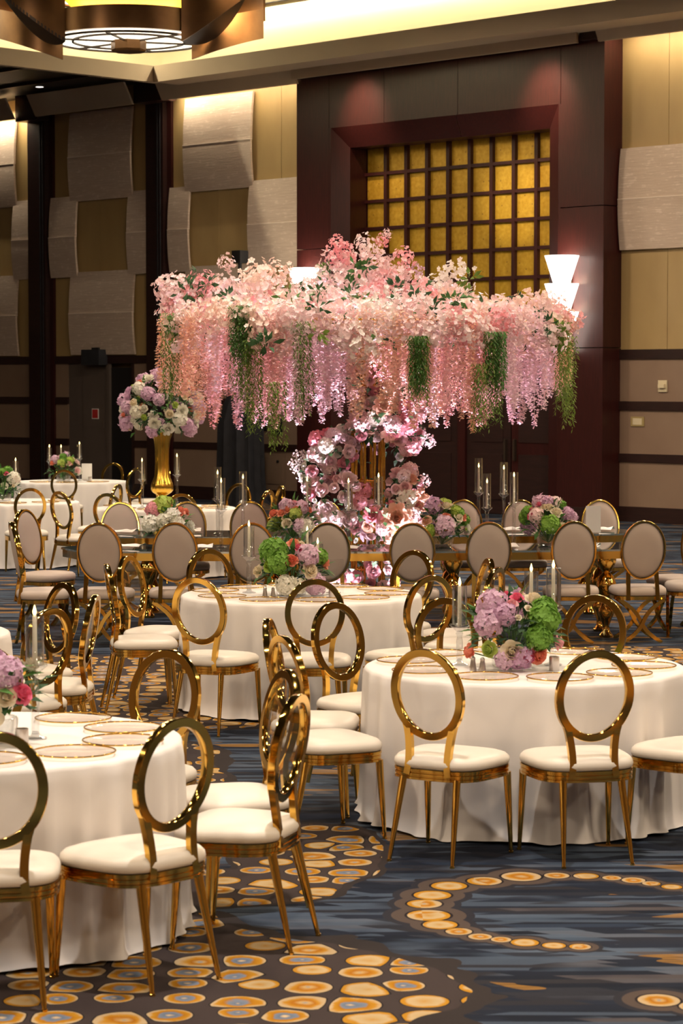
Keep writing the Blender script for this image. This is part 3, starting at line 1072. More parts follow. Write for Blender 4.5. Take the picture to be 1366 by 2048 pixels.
def xleg(sx, y, dy):
    pts = []
    for k in range(10):
        f = k / 9
        x = sx * (0.19 - 0.36 * f - 0.03 * math.sin(PI * f * 2))
        z = 0.368 * (1 - f)
        pts.append((x, y + dy * f, max(z, 0.003)))
    return MB().sweep(pts, rect(0.030, 0.026), up=Vector((0, 1, 0))).mesh('leg', gold, 35)


HLEGS = [xleg(1, 0.185, 0.015), xleg(-1, 0.158, 0.015), xleg(1, -0.175, -0.03), xleg(-1, -0.148, -0.03)]
RZ = _RZ


def head_chair(x, y, face, label, group='upholstered oval-back chairs at the head table'):
    t_ = thing('upholstered_chair', label, 'chair', (x, y, 0), face - PI / 2, group)
    link('seat', hcushion, t_)
    link('seat_frame', hframe, t_)
    for l_ in HLEGS:
        link('leg', l_, t_)
    tag(link('back_rim', hrim, t_), 'polished gold rim')
    for p_ in HPADS:
        link('back_pad', p_, t_)
    for p_ in hposts:
        link('back_post', p_, t_)
    return t_


# ================================================================== ROUND TABLES
def cloth_mesh(R, seed, H=0.76):
    rr = random.Random(seed)
    n = 216
    folds = [(rr.randint(9, 13), rr.uniform(0, 6.28), 1.0), (rr.randint(17, 23), rr.uniform(0, 6.28), 0.8), (rr.randint(29, 37), rr.uniform(0, 6.28), 0.7)]
    b = MB()
    vs = []
    prof = [(0.0, 0), (0.5, 0), (0.93, 0), (0.985, 0.0), (1.0, 0.006), (1.006, 0.02), (1.008, 0.06), (1.008, 0.14), (1.008, 0.26), (1.01, 0.40), (1.012, 0.54), (1.016, 0.66), (1.026, 0.73), (1.045, 0.753)]
    rings = []
    for i, (k, d) in enumerate(prof[1:]):
        ring = []
        amp = 0.0 if d < 0.02 else 0.044 * min(1.0, (d / 0.6)) ** 0.5
        for j in range(n):
            a = 2 * PI * j / n
            w = sum(q * math.sin(m * a + ph + 0.6 * d) for (m, ph, q) in folds) / 2.0
            w = (w ** 0.8 if w > 0 else w * 0.35)
            r = R * k + amp * w
            z = H - d
            if d > 0.7:
                z = H - d + 0.012 * (0.5 + 0.5 * math.sin(7 * a + seed))
            ring.append((r * math.cos(a), r * math.sin(a), max(z, 0.006)))
        rings.append(ring)
    vs = [(0, 0, H)]
    for ring in rings:
        vs += ring
    fs = [(0, 1 + j, 1 + (j + 1) % n) for j in range(n)]
    for i in range(len(rings) - 1):
        for j in range(n):
            j2 = (j + 1) % n
            fs.append((1 + i * n + j, 1 + (i + 1) * n + j, 1 + (i + 1) * n + j2, 1 + i * n + j2))
    b.add(vs, fs)
    return b.mesh('tablecloth', linen, 70)


PLATE = MB().lathe([(0.05, 0.002), (0.10, 0.002), (0.152, 0.010), (0.160, 0.013), (0.160, 0.016), (0.150, 0.014), (0.10, 0.006), (0.03, 0.006)], 48).mesh('dish', plate_m, 50)
b = MB().sweep([(0.161 * math.cos(2 * PI * k / 56), 0.161 * math.sin(2 * PI * k / 56), 0.015) for k in range(56)], circ(0.0034, 6), True)
PRIM = b.mesh('gold_rim', gold, 60)
b = MB().sweep([(0.104 * math.cos(2 * PI * k / 48), 0.104 * math.sin(2 * PI * k / 48), 0.0075) for k in range(48)], circ(0.0016, 5), True)
PRIM2 = b.mesh('inner_ring', plate_m, 60)


def plate(x, y, z, label, group='clear charger plates with gold rims'):
    p_ = thing('charger_plate', label, 'plate', (x, y, z), 0, group)
    link('dish', PLATE, p_)
    tag(link('gold_rim', PRIM, p_), 'thin gold rim')
    return p_


def round_table(cx, cy, R, seed, cloth_label, table_label):
    tb = thing('round_table', table_label, 'table', (cx, cy, 0), 0, 'round banquet tables')
    part('tabletop', MB().lathe([(R - 0.02, 0.725), (R - 0.012, 0.73), (R - 0.012, 0.752), (R - 0.02, 0.756)], 48), espresso, tb, 40)
    for k in range(4):
        a = PI / 4 + PI / 2 * k
        part('leg', MB().sweep([(0.5 * math.cos(a), 0.5 * math.sin(a), 0.0), (0.45 * math.cos(a), 0.45 * math.sin(a), 0.73)], circ(0.015, 8)), bronze_dark, tb)
    c = link('tablecloth', cloth_mesh(R, seed), None, (cx, cy, 0.0))
    tag(c, cloth_label, 'tablecloth', 'white floor-length tablecloths')
    return tb


# ------------------------------------------------------------------ flowers
def petal(mb, base, out, up, length, width, curl, cup=0.25, mi=0):
    """curved petal of 2 x 3 quads: base point, outward and up directions"""
    out = out.normalized()
    up = (up - out * up.dot(out)).normalized()
    side = out.cross(up)
    vs = []
    for i, f in enumerate((0.0, 0.45, 0.8, 1.0)):
        w = width * (0.35, 0.95, 1.0, 0.55)[i]
        ang = curl * f
        c = base + out * length * f * math.cos(ang) + up * length * f * math.sin(ang)
        for s_ in (-1, 0, 1):
            vs.append(c + side * s_ * w * 0.5 + up * (abs(s_) * cup * w * 0.5))
    fs = []
    for i in range(3):
        for j in range(2):
            q = i * 3 + j
            fs.append((q, q + 1, q + 4, q + 3))
    mb.add(vs, fs, mi)


def rose_mesh(seed, mat, name='rose', open_=1.0):
    """rose of unit radius facing +z"""
    rr = random.Random(seed)
    b = MB()
    for (num, r0, el, ln, wd, z0) in [(6, 0.30, 34, 0.72, 0.95, -0.35), (6, 0.30, 54, 0.80, 0.86, -0.35), (5, 0.24, 68, 0.86, 0.72, -0.32), (5, 0.17, 76, 0.90, 0.56, -0.30), (4, 0.10, 82, 0.92, 0.40, -0.28), (3, 0.04, 87, 0.94, 0.24, -0.26)]:
        ph = rr.uniform(0, 6.28)
        for k in range(num):
            a = ph + 2 * PI * k / num + rr.uniform(-0.12, 0.12)
            e = rad(el * (2 - open_) + rr.uniform(-5, 5))
            d = Vector((math.cos(a) * math.cos(e), math.sin(a) * math.cos(e), math.sin(e)))
            u_ = Vector((-math.cos(a) * math.sin(e), -math.sin(a) * math.sin(e), math.cos(e)))
            petal(b, Vector((r0 * math.cos(a), r0 * math.sin(a), z0)), d, u_, ln, wd, -0.30 if el < 50 else 0.22, 0.40)
    return b.mesh(name, mat, 180)


def hydrangea_mesh(seed, mat, name='hydrangea', num=80):
    rr = random.Random(seed)
    b = MB()
    for k in range(num):
        z = 1 - 2 * (k + 0.5) / num
        a = k * 2.399963 + rr.uniform(-0.2, 0.2)
        r = math.sqrt(max(0, 1 - z * z))
        nrm = Vector((r * math.cos(a), r * math.sin(a), z))
        if nrm.z < -0.75:
            continue
        c = nrm * (rr.uniform(0.74, 0.92) + 0.10 * math.sin(5 * nrm.x + seed) * math.cos(4 * nrm.y + 3 * nrm.z))
        nrm = (nrm + Vector((rr.gauss(0, .28), rr.gauss(0, .28), rr.gauss(0, .28)))).normalized()
        t1 = nrm.orthogonal().normalized()
        t2 = nrm.cross(t1)
        ph = rr.uniform(0, 1.57)
        for q in range(4):
            aa = ph + q * PI / 2
            d = t1 * math.cos(aa) + t2 * math.sin(aa)
            s_ = nrm.cross(d)
            ln, w = 0.29, 0.135
            b.add([c, c + d * ln * 0.55 + s_ * w + nrm * 0.05, c + d * ln + nrm * 0.03, c + d * ln * 0.55 - s_ * w + nrm * 0.05], [(0, 3, 2, 1)])
    return b.mesh(name, mat, None)


def peony_mesh(seed, mat, name='peony'):
    rr = random.Random(seed)
    b = MB()
    for (num, el, ln, wd) in [(9, 5, 1.0, 0.5), (9, 25, 0.92, 0.46), (9, 45, 0.82, 0.40), (8, 62, 0.72, 0.34), (6, 78, 0.62, 0.28)]:
        ph = rr.uniform(0, 6.28)
        for k in range(num):
            a = ph + 2 * PI * k / num + rr.uniform(-0.15, 0.15)
            e = rad(el + rr.uniform(-7, 7))
            d = Vector((math.cos(a) * math.cos(e), math.sin(a) * math.cos(e), math.sin(e)))
            u_ = Vector((-math.cos(a) * math.sin(e), -math.sin(a) * math.sin(e), math.cos(e)))
            petal(b, Vector((0, 0, -0.1)), d, u_, ln * rr.uniform(0.9, 1.05), wd, 0.2, 0.3)
    return b.mesh(name, mat, 180)


def leaf(mb, base, d, nrm, ln, w, bend=0.15):
    d = d.normalized()
    nrm = (nrm - d * nrm.dot(d)).normalized()
    s_ = d.cross(nrm)
    mid = base + d * ln * 0.5 + nrm * ln * bend
    tip = base + d * ln
    mb.add([base, mid + s_ * w / 2, mid, mid - s_ * w / 2, tip], [(0, 1, 2), (0, 2, 3), (1, 4, 2), (2, 4, 3)])


def foliage_mesh(seed, num, rx, rz, ln, w, mat, name='foliage', zlow=-0.3):
    """leaves pointing outward from a flattened ball"""
    rr = random.Random(seed)
    b = MB()
    for k in range(num):
        a = rr.uniform(0, 2 * PI)
        z = rr.uniform(zlow, 1)
        r = math.sqrt(max(0, 1 - z * z))
        n_ = Vector((r * math.cos(a), r * math.sin(a), z))
        c = Vector((n_.x * rx, n_.y * rx, n_.z * rz)) * rr.uniform(0.55, 0.95)
        d = n_ + Vector((rr.uniform(-.6, .6), rr.uniform(-.6, .6), rr.uniform(-.5, .5)))
        leaf(b, c, d, Vector((rr.uniform(-.4, .4), rr.uniform(-.4, .4), 1)), ln * rr.uniform(0.7, 1.2), w * rr.uniform(0.8, 1.2))
    return b.mesh(name, mat, None)


ROSES = [rose_mesh(i, P['blush']) for i in range(3)]
HYDS = [hydrangea_mesh(i, P['lilac']) for i in range(2)]
PEONY = [peony_mesh(i, P['peach']) for i in range(2)]
BUD = rose_mesh(77, P['cream'], 'rosebud', 0.7)
MUM = hydrangea_mesh(9, P['green'], 'viburnum', 110)


def aim(o, d):
    o.rotation_mode = 'QUATERNION'
    o.rotation_quaternion = Vector(d).to_track_quat('Z', 'Y')


def flower(kind, color, parent, loc, d, size, rr):
    name, me = {'rose': ('rose', ROSES[rr.randint(0, 2)]), 'hyd': ('hydrangea', HYDS[rr.randint(0, 1)]), 'peony': ('peony', PEONY[rr.randint(0, 1)]),
                'bud': ('rosebud', BUD), 'mum': ('viburnum', MUM)}[kind]
    o = link(name, me, parent, loc, None, size)
    set_mat(o, P[color])
    aim(o, d)
    return o


LOWVASE = MB().lathe([(0.085, 0.0), (0.10, 0.01), (0.105, 0.09), (0.10, 0.10), (0.09, 0.095), (0.085, 0.02)], 28).mesh('bowl', glass, 40)


def arrangement(x, y, z, label, spec, seed, rx=0.22, rz=0.20, fol=70, lift=0.10):
    """low bowl of flowers: spec is a list of (kind, colour, azimuth deg from the viewer, elevation deg, size)"""
    rr = random.Random(seed)
    t_ = thing('flower_centrepiece', label, 'flower arrangement', (x, y, z), 0, 'low floral centrepieces')
    tag(link('bowl', LOWVASE, t_), 'clear glass bowl')
    f_ = link('foliage', foliage_mesh(seed, fol, rx * 0.95, rz * 0.9, 0.10, 0.04, dark_leaf), t_, (0, 0, lift))
    tag(f_, kind='stuff')
    f_ = link('foliage', foliage_mesh(seed + 50, fol // 2, rx, rz, 0.11, 0.035, green_leaf), t_, (0, 0, lift))
    tag(f_, kind='stuff')
    stems = MB()
    for (kind, color, az, el, size) in spec:
        a = rad(-90 + az)
        e = rad(el)
        d = Vector((math.cos(a) * math.cos(e), math.sin(a) * math.cos(e), math.sin(e)))
        c = Vector((d.x * rx, d.y * rx, max(lift + d.z * rz, size * 1.02 + 0.004)))
        flower(kind, color, t_, c, d + Vector((0, -0.15, 0.25)), size, rr)
        stems.sweep([(0, 0, 0.03), (c.x * 0.5, c.y * 0.5, c.z * 0.6), tuple(c * 0.95)], circ(0.003, 4))
    tag(part('stems', stems, green_leaf, t_), kind='stuff')
    return t_


def spec_random(seed, n, palette, kinds, front=True):
    rr = random.Random(seed)
    out = []
    for k in range(n):
        el = rr.uniform(-8, 85)
        az = rr.uniform(-180, 180)
        kind = rr.choice(kinds)
        size = {'rose': 0.045, 'hyd': 0.075, 'peony': 0.06, 'bud': 0.022, 'mum': 0.06}[kind] * rr.uniform(0.85, 1.2)
        col = rr.choice(palette[kind])
        out.append((kind, col, az, el, size))
    return out


PAL = {'rose': ['cream', 'cream', 'coral', 'peach', 'hot', 'pink'], 'hyd': ['lilac', 'white', 'lilac'], 'peony': ['blush', 'white'], 'bud': ['cream', 'pink', 'lime'], 'mum': ['green', 'lime']}

# ------------------------------------------------------------------ candles
def candle(x, y, z, stem, label, clen=0.21, tube=0.20, lean=0.0, group='glass candle holders'):
    t_ = thing('candle_holder', label, 'candle', (x, y, z), 0, group)
    part('base', MB().lathe([(0.045, 0.0), (0.047, 0.006), (0.02, 0.014), (0.012, 0.03)], 20), crystal, t_, 40)
    part('stem', MB().lathe([(0.014, 0.02), (0.017, 0.04), (0.017, stem - 0.05), (0.012, stem - 0.03), (0.020, stem - 0.015), (0.012, stem)], 8), crystal, t_, 20)
    part('cup', MB().lathe([(0.014, stem - 0.005), (0.034, stem + 0.012), (0.050, stem + 0.026), (0.050, stem + 0.034), (0.02, stem + 0.026)], 24), crystal, t_, 40)
    c = part('taper_candle', MB().lathe([(0.0105, 0.0), (0.0085, clen - 0.006), (0.004, clen)], 12), candle_m, t_, 40, loc=(0, 0, stem + 0.022), rot=(0, lean, 0))
    part('flame', MB().lathe([(0.001, -0.004), (0.0065, 0.006), (0.0075, 0.014), (0.004, 0.028), (0.0008, 0.040)], 10), flame_m, c, 60, loc=(0, 0, clen))
    b = MB().lathe([(0.037, 0.0), (0.037, tube), (0.0355, tube), (0.0355, 0.002), (0.037, 0.0)], 28, cap=False)
    part('glass_chimney', b, glass, t_, 50, loc=(0, 0, stem + 0.030))
    return t_


def shaker(x, y, z, label, group='silver salt and pepper shakers'):
    t_ = thing('shaker', label, 'shaker', (x, y, z), 0, group)
    part('body', MB().lathe([(0.018, 0.0), (0.018, 0.01), (0.011, 0.055)], 14), silver, t_, 40)
    part('cap', MB().lathe([(0.0115, 0.055), (0.012, 0.066), (0.005, 0.074)], 14), silver, t_, 40)
    return t_


def votive(x, y, z, label):
    t_ = thing('votive_cup', label, 'votive', (x, y, z), 0, 'silver votive cups')
    part('cup', MB().lathe([(0.024, 0.0), (0.026, 0.004), (0.026, 0.072), (0.023, 0.072), (0.023, 0.01)], 20), silver, t_, 40)
    part('wax', MB().lathe([(0.0225, 0.03), (0.0225, 0.055)], 16), candle_m, t_, 40)
    return t_


# ================================================================== PLACING THE ROUND TABLES AND THEIR CHAIRS
T1, T2, T3, T7 = (0.93, 12.12), (-0.275, 16.23), (-1.457, 9.62), (-2.72, 13.7)
T4, T5, T6 = (-3.97, 28.8), (-3.9, 34.65), (-2.02, 27.4)
for (c, sd, cl, tl) in [
        (T1, 1, 'floor-length white cloth on the round table at right front', 'round table under the white cloth at right front'),
        (T2, 2, 'floor-length white cloth on the round table in the middle, before the flower tree', 'round table under the white cloth before the flower tree'),
        (T3, 3, 'floor-length white cloth on the round table at the lower left corner', 'round table under the white cloth at the lower left corner'),
        (T7, 4, 'white cloth of the half-hidden round table at the left edge', 'round table cut off by the left edge behind the lower left table'),
        (T4, 5, 'white cloth on the far round table at the left edge with pink roses', 'far round table at the left edge with pink roses'),
        (T5, 6, 'white cloth on the farthest round table, near the service door', 'farthest round table, near the service door'),
        (T6, 7, 'white cloth on the far round table that carries the tall gold vase', 'far round table that carries the tall gold vase')]:
    round_table(c[0], c[1], 0.81, sd, cl, tl)


def facing(p, q, extra=0.0):
    return math.atan2(q[1] - p[1], q[0] - p[0]) + rad(extra)


for (p_, c, ex, lab) in [
        ((0.50, 11.07), T1, -9, 'left of two gold chairs turning their backs at the right front table'),
        ((1.10, 11.05), T1, 5, 'right of two gold chairs turning their backs at the right front table'),
        ((1.61, 11.38), T1, 0, 'gold chair cut off by the right edge beside the right front table'),
        ((-0.07, 11.57), T1, -2, 'gold chair with full cream seat left of the right front table'),
        ((-0.14, 12.25), T1, 0, 'gold oval-back chair seen edge-on, second along the left side of the right front table'),
        ((0.12, 13.0), T1, 0, 'gold chair at the left rear of the right front table'),
        ((0.64, 13.22), T1, 0, 'gold oval-back chair behind the left candle of the right front table'),
        ((1.37, 13.40), T1, 0, 'gold oval-back chair with clear panel behind the flowers of the right front table'),
        ((-0.18, 14.98), T2, 0, 'gold oval-back chair turning its back, centred before the middle table'),
        ((-0.80, 15.08), T2, 0, 'gold oval-back chair at the left front of the middle table'),
        ((-1.33, 16.03), T2, 0, 'gold chair seen edge-on at the left side of the middle table, nearer one'),
        ((-1.24, 16.62), T2, 0, 'gold chair seen edge-on at the left side of the middle table, farther one'),
        ((-0.85, 17.2), T2, 0, 'gold oval-back chair behind the left of the middle table'),
        ((0.32, 17.0), T2, 0, 'gold oval-back chair behind the right of the middle table'),
        ((0.43, 15.22), T2, 0, 'gold oval-back chair at the right front of the middle table'),
        ((0.70, 16.42), T2, 0, 'gold oval-back chair at the right rear of the middle table'),
        ((0.80, 15.78), T2, 0, 'gold chair seen edge-on at the right side of the middle table'),
        ((-1.25, 8.52), T3, 0, 'gold oval-back chair cut off by the left edge in the lower left corner'),
        ((-0.775, 8.82), T3, 6, 'large gold oval-back chair turning its back at the lower left, nearest whole chair'),
        ((-0.40, 9.36), T3, -4, 'gold chair seen edge-on at the right of the lower left table, nearer one'),
        ((-0.46, 9.99), T3, 2, 'gold chair seen edge-on at the right of the lower left table, farther one'),
        ((-0.90, 10.62), T3, 0, 'gold oval-back chair with clear panel behind the lower left table'),
        ((-1.62, 10.78), T3, 0, 'gold chair behind the candle of the lower left table, cut off by the left edge'),
        ((-2.0, 14.25), T7, 0, 'gold oval-back chair at the left edge behind the lower left candle flame'),
        ((-1.75, 12.98), T7, 0, 'gold oval-back chair just right of the lower left candle'),
        ((-1.68, 13.68), T7, -3, 'gold chair seen edge-on, rightmost of the group at the left edge'),
        ((-2.46, 26.32), T6, 0, 'dark gold oval-back chair behind the left end of the head table'),
        ((-1.79, 26.30), T6, 0, 'gold oval-back chair before the tall gold vase'),
        ((-2.96, 26.75), T6, 10, 'gold chair seen edge-on at the left of the table with the tall vase'),
        ((-1.35, 28.42), T6, 0, 'gold oval-back chair right of the tall vase, against the black drape'),
        ((-1.10, 27.0), T6, 0, 'gold oval-back chair behind the twin glass cylinders left of the flower tree'),
        ((-0.93, 27.95), T6, -10, 'gold chair seen edge-on left of the flower tree trunk'),
        ((-3.62, 27.6), T4, 0, 'gold oval-back chair right of the table at the left edge'),
        ((-2.88, 28.5), T4, 0, 'gold chair with panel between the far tables, seat turned left'),
        ((-4.6, 29.85), T4, 0, 'gold chair behind the far table at the left edge'),
        ((-3.85, 33.4), T5, 0, 'gold oval-back chair turning its back before the farthest table'),
        ((-3.50, 35.7), T5, 0, 'gold oval-back chair behind the farthest table, left of two'),
        ((-3.10, 34.0), T5, 0, 'gold oval-back chair at the right of the farthest table'),
        ((-2.78, 34.9), T5, 25, 'gold chair seen edge-on left of the tall gold vase')]:
    dd = math.hypot(p_[0] - c[0], p_[1] - c[1])
    if dd < 1.075:
        p_ = (c[0] + (p_[0] - c[0]) * 1.075 / dd, c[1] + (p_[1] - c[1]) * 1.075 / dd)
    ring_chair(p_[0], p_[1], facing(p_, c, ex), lab)

# place settings on the near tables: one charger before each chair
WHERE = {
    'T1': (T1, [(-113, 'left front one'), (-78, 'right front one'), (-44, 'right front'), (-10, 'right side'), (25, 'right rear'), (60, 'rear right, behind the flowers'), (98, 'rear left, behind the left candle'),
                (133, 'left rear'), (168, 'left side'), (-150, 'left front')], 'right front table'),
    'T2': (T2, [(-113, 'left front'), (-78, 'centre front'), (-44, 'right front'), (-10, 'right side'), (25, 'right rear'), (60, 'rear right'), (98, 'rear, behind the flowers'), (133, 'left rear'), (168, 'left side'), (-150, 'left, nearer one')], 'middle table'),
    'T3': (T3, [(-80, 'cut off at left'), (-45, 'nearest whole one'), (-12, 'rightmost, nearer one'), (22, 'rightmost, farther one'), (58, 'rear, beside the flowers')], 'lower left table')}
for k, (c, lst, nm) in WHERE.items():
    for (ang, txt) in lst:
        a = rad(ang)
        plate(c[0] + 0.60 * math.cos(a), c[1] + 0.60 * math.sin(a), 0.761, 'clear gold-rimmed charger plate on the %s, %s' % (nm, txt))
for (c, angs, nm) in [(T6, (-140, -100, -60, -20, 20, 160), 'table with the tall vase'), (T5, (-130, -90, -45), 'farthest table'), (T4, (-80, -40, 0), 'far table at the left edge')]:
    for ang in angs:
        a = rad(ang)
        where = {-140: 'left front', -130: 'left front', -100: 'centre front, left', -90: 'centre front', -80: 'centre front', -60: 'centre front, right', -45: 'right front', -40: 'right front', -20: 'right, nearer', 0: 'right side', 20: 'right, farther', 160: 'left side'}[ang]
        plate(c[0] + 0.60 * math.cos(a), c[1] + 0.60 * math.sin(a), 0.761, 'gold-rimmed plate on the %s, %s' % (nm, where), 'charger plates on the ' + nm)

# flowers on the tables
arrangement(0.86, 12.05, 0.76, 'low centrepiece of lilac hydrangea, cream and coral roses on the right front table',
            [('hyd', 'lilac', -42, 46, 0.085), ('hyd', 'lilac', -36, 20, 0.08), ('hyd', 'lilac', -14, 34, 0.06), ('mum', 'green', 44, 26, 0.085), ('mum', 'green', 30, 2, 0.07), ('mum', 'green', 58, 40, 0.07), ('rose', 'cream', -4, -16, 0.062), ('rose', 'coral', 33, -22, 0.056),
             ('rose', 'coral', -80, -22, 0.050), ('rose', 'lime', -34, -14, 0.046), ('hyd', 'lilac', 8, -30, 0.065), ('hyd', 'lilac', -14, -30, 0.055), ('rose', 'cream', -62, 62, 0.055), ('rose', 'cream', 58, 58, 0.058),
             ('rose', 'hot', 10, 66, 0.040), ('rose', 'pink', -4, 52, 0.035), ('rose', 'hot', 20, -24, 0.038), ('bud', 'lilac', 30, 82, 0.03), ('bud', 'hot', -50, 80, 0.022), ('rose', 'pink', 84, -10, 0.045), ('hyd', 'lilac', 170, 40, 0.08),
             ('rose', 'cream', 150, 20, 0.05), ('mum', 'green', -150, 20, 0.08), ('bud', 'cream', 24, 44, 0.024), ('bud', 'cream', 5, 30, 0.02), ('bud', 'cream', 60, 78, 0.026)], 11, 0.235, 0.215, 90, 0.165)
arrangement(-0.34, 16.12, 0.76, 'low centrepiece of green, coral and white flowers on the middle table',
            [('mum', 'green', -42, 44, 0.10), ('mum', 'green', -20, 20, 0.08), ('rose', 'lime', -38, 14, 0.052), ('rose', 'coral', 2, 26, 0.050), ('rose', 'coral', 12, 70, 0.052), ('rose', 'hot', 24, 54, 0.040), ('hyd', 'lilac', 36, 34, 0.085),
             ('hyd', 'white', -8, -22, 0.075), ('hyd', 'white', 14, -24, 0.06), ('rose', 'cream', 34, 6, 0.062), ('hyd', 'lilac', 52, -28, 0.085), ('rose', 'coral', 86, 16, 0.055), ('bud', 'cream', 48, 66, 0.035), ('bud', 'cream', 36, 74, 0.035),
             ('bud', 'cream', 60, 55, 0.035), ('rose', 'cream', -70, 2, 0.05), ('bud', 'cream', -64, 56, 0.026), ('mum', 'green', 74, 30, 0.06), ('rose', 'cream', 170, 40, 0.05), ('hyd', 'lilac', -150, 30, 0.07), ('bud', 'cream', -30, 60, 0.028)], 12, 0.235, 0.205, 90, 0.165)
arrangement(-1.40, 9.55, 0.76, 'flower centrepiece with cream and hot pink roses cut off by the left edge',
            [('rose', 'cream', 6, -10, 0.062), ('rose', 'hot', 42, 14, 0.050), ('hyd', 'lilac', 28, 40, 0.075), ('mum', 'green', -20, 44, 0.10), ('rose', 'cream', 24, 12, 0.045), ('bud', 'lilac', 38, 74, 0.03), ('rose', 'cream', -10, 75, 0.05),
             ('mum', 'green', -50, 10, 0.08), ('rose', 'cream', 120, 40, 0.05), ('hyd', 'lilac', -150, 30, 0.08)], 13, 0.22, 0.20, 70, 0.165)
for (x, y, z, sd, lab, nn) in [(-1.50, 20.62, 0.77, 21, 'white and coral centrepiece at the left end of the head table', 20), (-0.42, 20.75, 0.77, 22, 'coral rose and lilac centrepiece just left of the tree trunk on the head table', 24),
                               (0.86, 20.60, 0.77, 23, 'lilac hydrangea and peach rose centrepiece just right of the tree trunk on the head table', 22), (1.80, 20.85, 0.77, 24, 'pink and cream rose centrepiece at the right of the head table', 22),
                               (-3.98, 34.35, 0.76, 25, 'small centrepiece on the farthest table', 22), (-4.04, 28.6, 0.76, 26, 'hot pink and white centrepiece on the far table at the left edge', 22)]:
    pal = dict(PAL)
    if sd == 21:
        pal = {'rose': ['cream', 'white', 'coral', 'pink'], 'hyd': ['white', 'lime'], 'peony': ['white', 'blush'], 'bud': ['cream', 'lime'], 'mum': ['lime']}
    if sd == 22:
        pal = {'rose': ['coral', 'pink', 'coral'], 'hyd': ['white', 'lilac', 'lilac'], 'peony': ['blush'], 'bud': ['cream'], 'mum': ['lime']}
    if sd == 24:
        pal = {'rose': ['hot', 'cream', 'cream', 'pink'], 'hyd': ['lilac', 'blush'], 'peony': ['cream'], 'bud': ['cream'], 'mum': ['green', 'green']}
    if sd == 26:
        pal = {'rose': ['hot', 'hot', 'pink', 'white'], 'hyd': ['white', 'white'], 'peony': ['white'], 'bud': ['cream'], 'mum': ['green']}
    extra = []
    if sd == 23:
        extra = [('hyd', 'lilac', 4, 10, 0.10), ('rose', 'peach', -42, 22, 0.055), ('rose', 'cream', -30, 70, 0.055), ('rose', 'cream', 30, 68, 0.055), ('rose', 'coral', 74, 30, 0.05), ('rose', 'cream', 50, 30, 0.05)]
    if sd == 22:
        extra = [('rose', 'coral', 14, 48, 0.055), ('rose', 'coral', -74, 36, 0.055), ('hyd', 'white', 30, 2, 0.09), ('hyd', 'lilac', -34, 62, 0.075), ('rose', 'cream', -14, 14, 0.05), ('rose', 'pink', 16, 78, 0.05)]
    if sd == 24:
        extra = [('mum', 'green', 0, 10, 0.09), ('rose', 'hot', -56, 30, 0.05), ('rose', 'hot', -72, 44, 0.045), ('rose', 'cream', 20, 40, 0.06), ('rose', 'cream', 32, 2, 0.05), ('hyd', 'lilac', -12, 84, 0.06), ('hyd', 'lilac', 62, 34, 0.065)]
    if sd == 21:
        extra = [('rose', 'coral', 2, 72, 0.05), ('hyd', 'pink', -60, 52, 0.075), ('rose', 'coral', 56, 48, 0.055), ('hyd', 'white', -40, 14, 0.085), ('rose', 'lime', 20, 38, 0.05), ('hyd', 'white', 26, 14, 0.075)]
    arrangement(x, y, z, lab, extra + spec_random(sd, nn, pal, ['rose', 'rose', 'hyd', 'bud', 'mum', 'peony']), sd, 0.215, 0.215, 70, 0.165)

# candle holders
for (x, y, z, st, lab) in [
        (0.60, 12.15, 0.76, 0.175, 'lit taper candle in glass chimney left of the flowers on the right front table'),
        (0.985, 12.42, 0.76, 0.225, 'lit taper candle behind the flowers on the right front table, middle of its three'),
        (1.075, 12.14, 0.76, 0.265, 'tall lit taper candle right of the flowers on the right front table'),
        (-0.63, 16.30, 0.76, 0.225, 'lit taper candle left of the flowers on the middle table'),
        (-0.235, 16.42, 0.76, 0.18, 'lit taper candle behind the flowers on the middle table'),
        (-0.16, 16.10, 0.76, 0.12, 'short taper candle right of the flowers on the middle table'),
        (-1.235, 9.62, 0.76, 0.27, 'lit taper candle beside the flowers on the lower left table'),
        (-2.27, 27.3, 0.76, 0.30, 'lit taper candle left of the tall gold vase'), (-1.90, 27.7, 0.76, 0.34, 'lit taper candle right of the tall gold vase'),
        (-4.23, 34.75, 0.76, 0.26, 'white taper candle on the farthest table, leftmost of three'), (-4.09, 35.0, 0.76, 0.25, 'white taper candle on the farthest table, middle of three'), (-3.80, 34.8, 0.76, 0.30, 'white taper candle on the farthest table, rightmost of three'),
        (-3.98, 29.3, 0.76, 0.24, 'white taper candle on the far table at the left edge')]:
    candle(x, y, z, st, lab)
for (x, y, st, tb, lab) in [
        (0.06, 20.55, 0.30, 0.22, 'slim crystal candle holder before the trunk, left of two'), (0.32, 20.70, 0.34, 0.24, 'slim crystal candle holder before the trunk, right of two'),
        (-1.035, 20.62, 0.30, 0.27, 'tall crystal candle cylinder on the near head table left of the trunk'), (-1.16, 22.45, 0.30, 0.30, 'tall crystal candle cylinder on the rear head table, leftmost'),
        (-0.92, 22.40, 0.26, 0.30, 'tall crystal candle cylinder on the rear head table, second from left'), (-0.30, 20.90, 0.30, 0.26, 'tall crystal candle cylinder beside the coral rose centrepiece'),
        (1.29, 22.55, 0.36, 0.32, 'tallest crystal candle cylinder on the rear head table right of the trunk'), (1.36, 22.40, 0.22, 0.32, 'lower crystal candle cylinder in the cluster right of the trunk'),
        (1.53, 22.60, 0.34, 0.30, 'crystal candle cylinder on the rear head table beside the tallest one'), (1.50, 20.85, 0.34, 0.27, 'crystal candle cylinder on the near head table left of the pink centrepiece')]:
    candle(x, y, 0.772, st, lab, 0.24, tb)
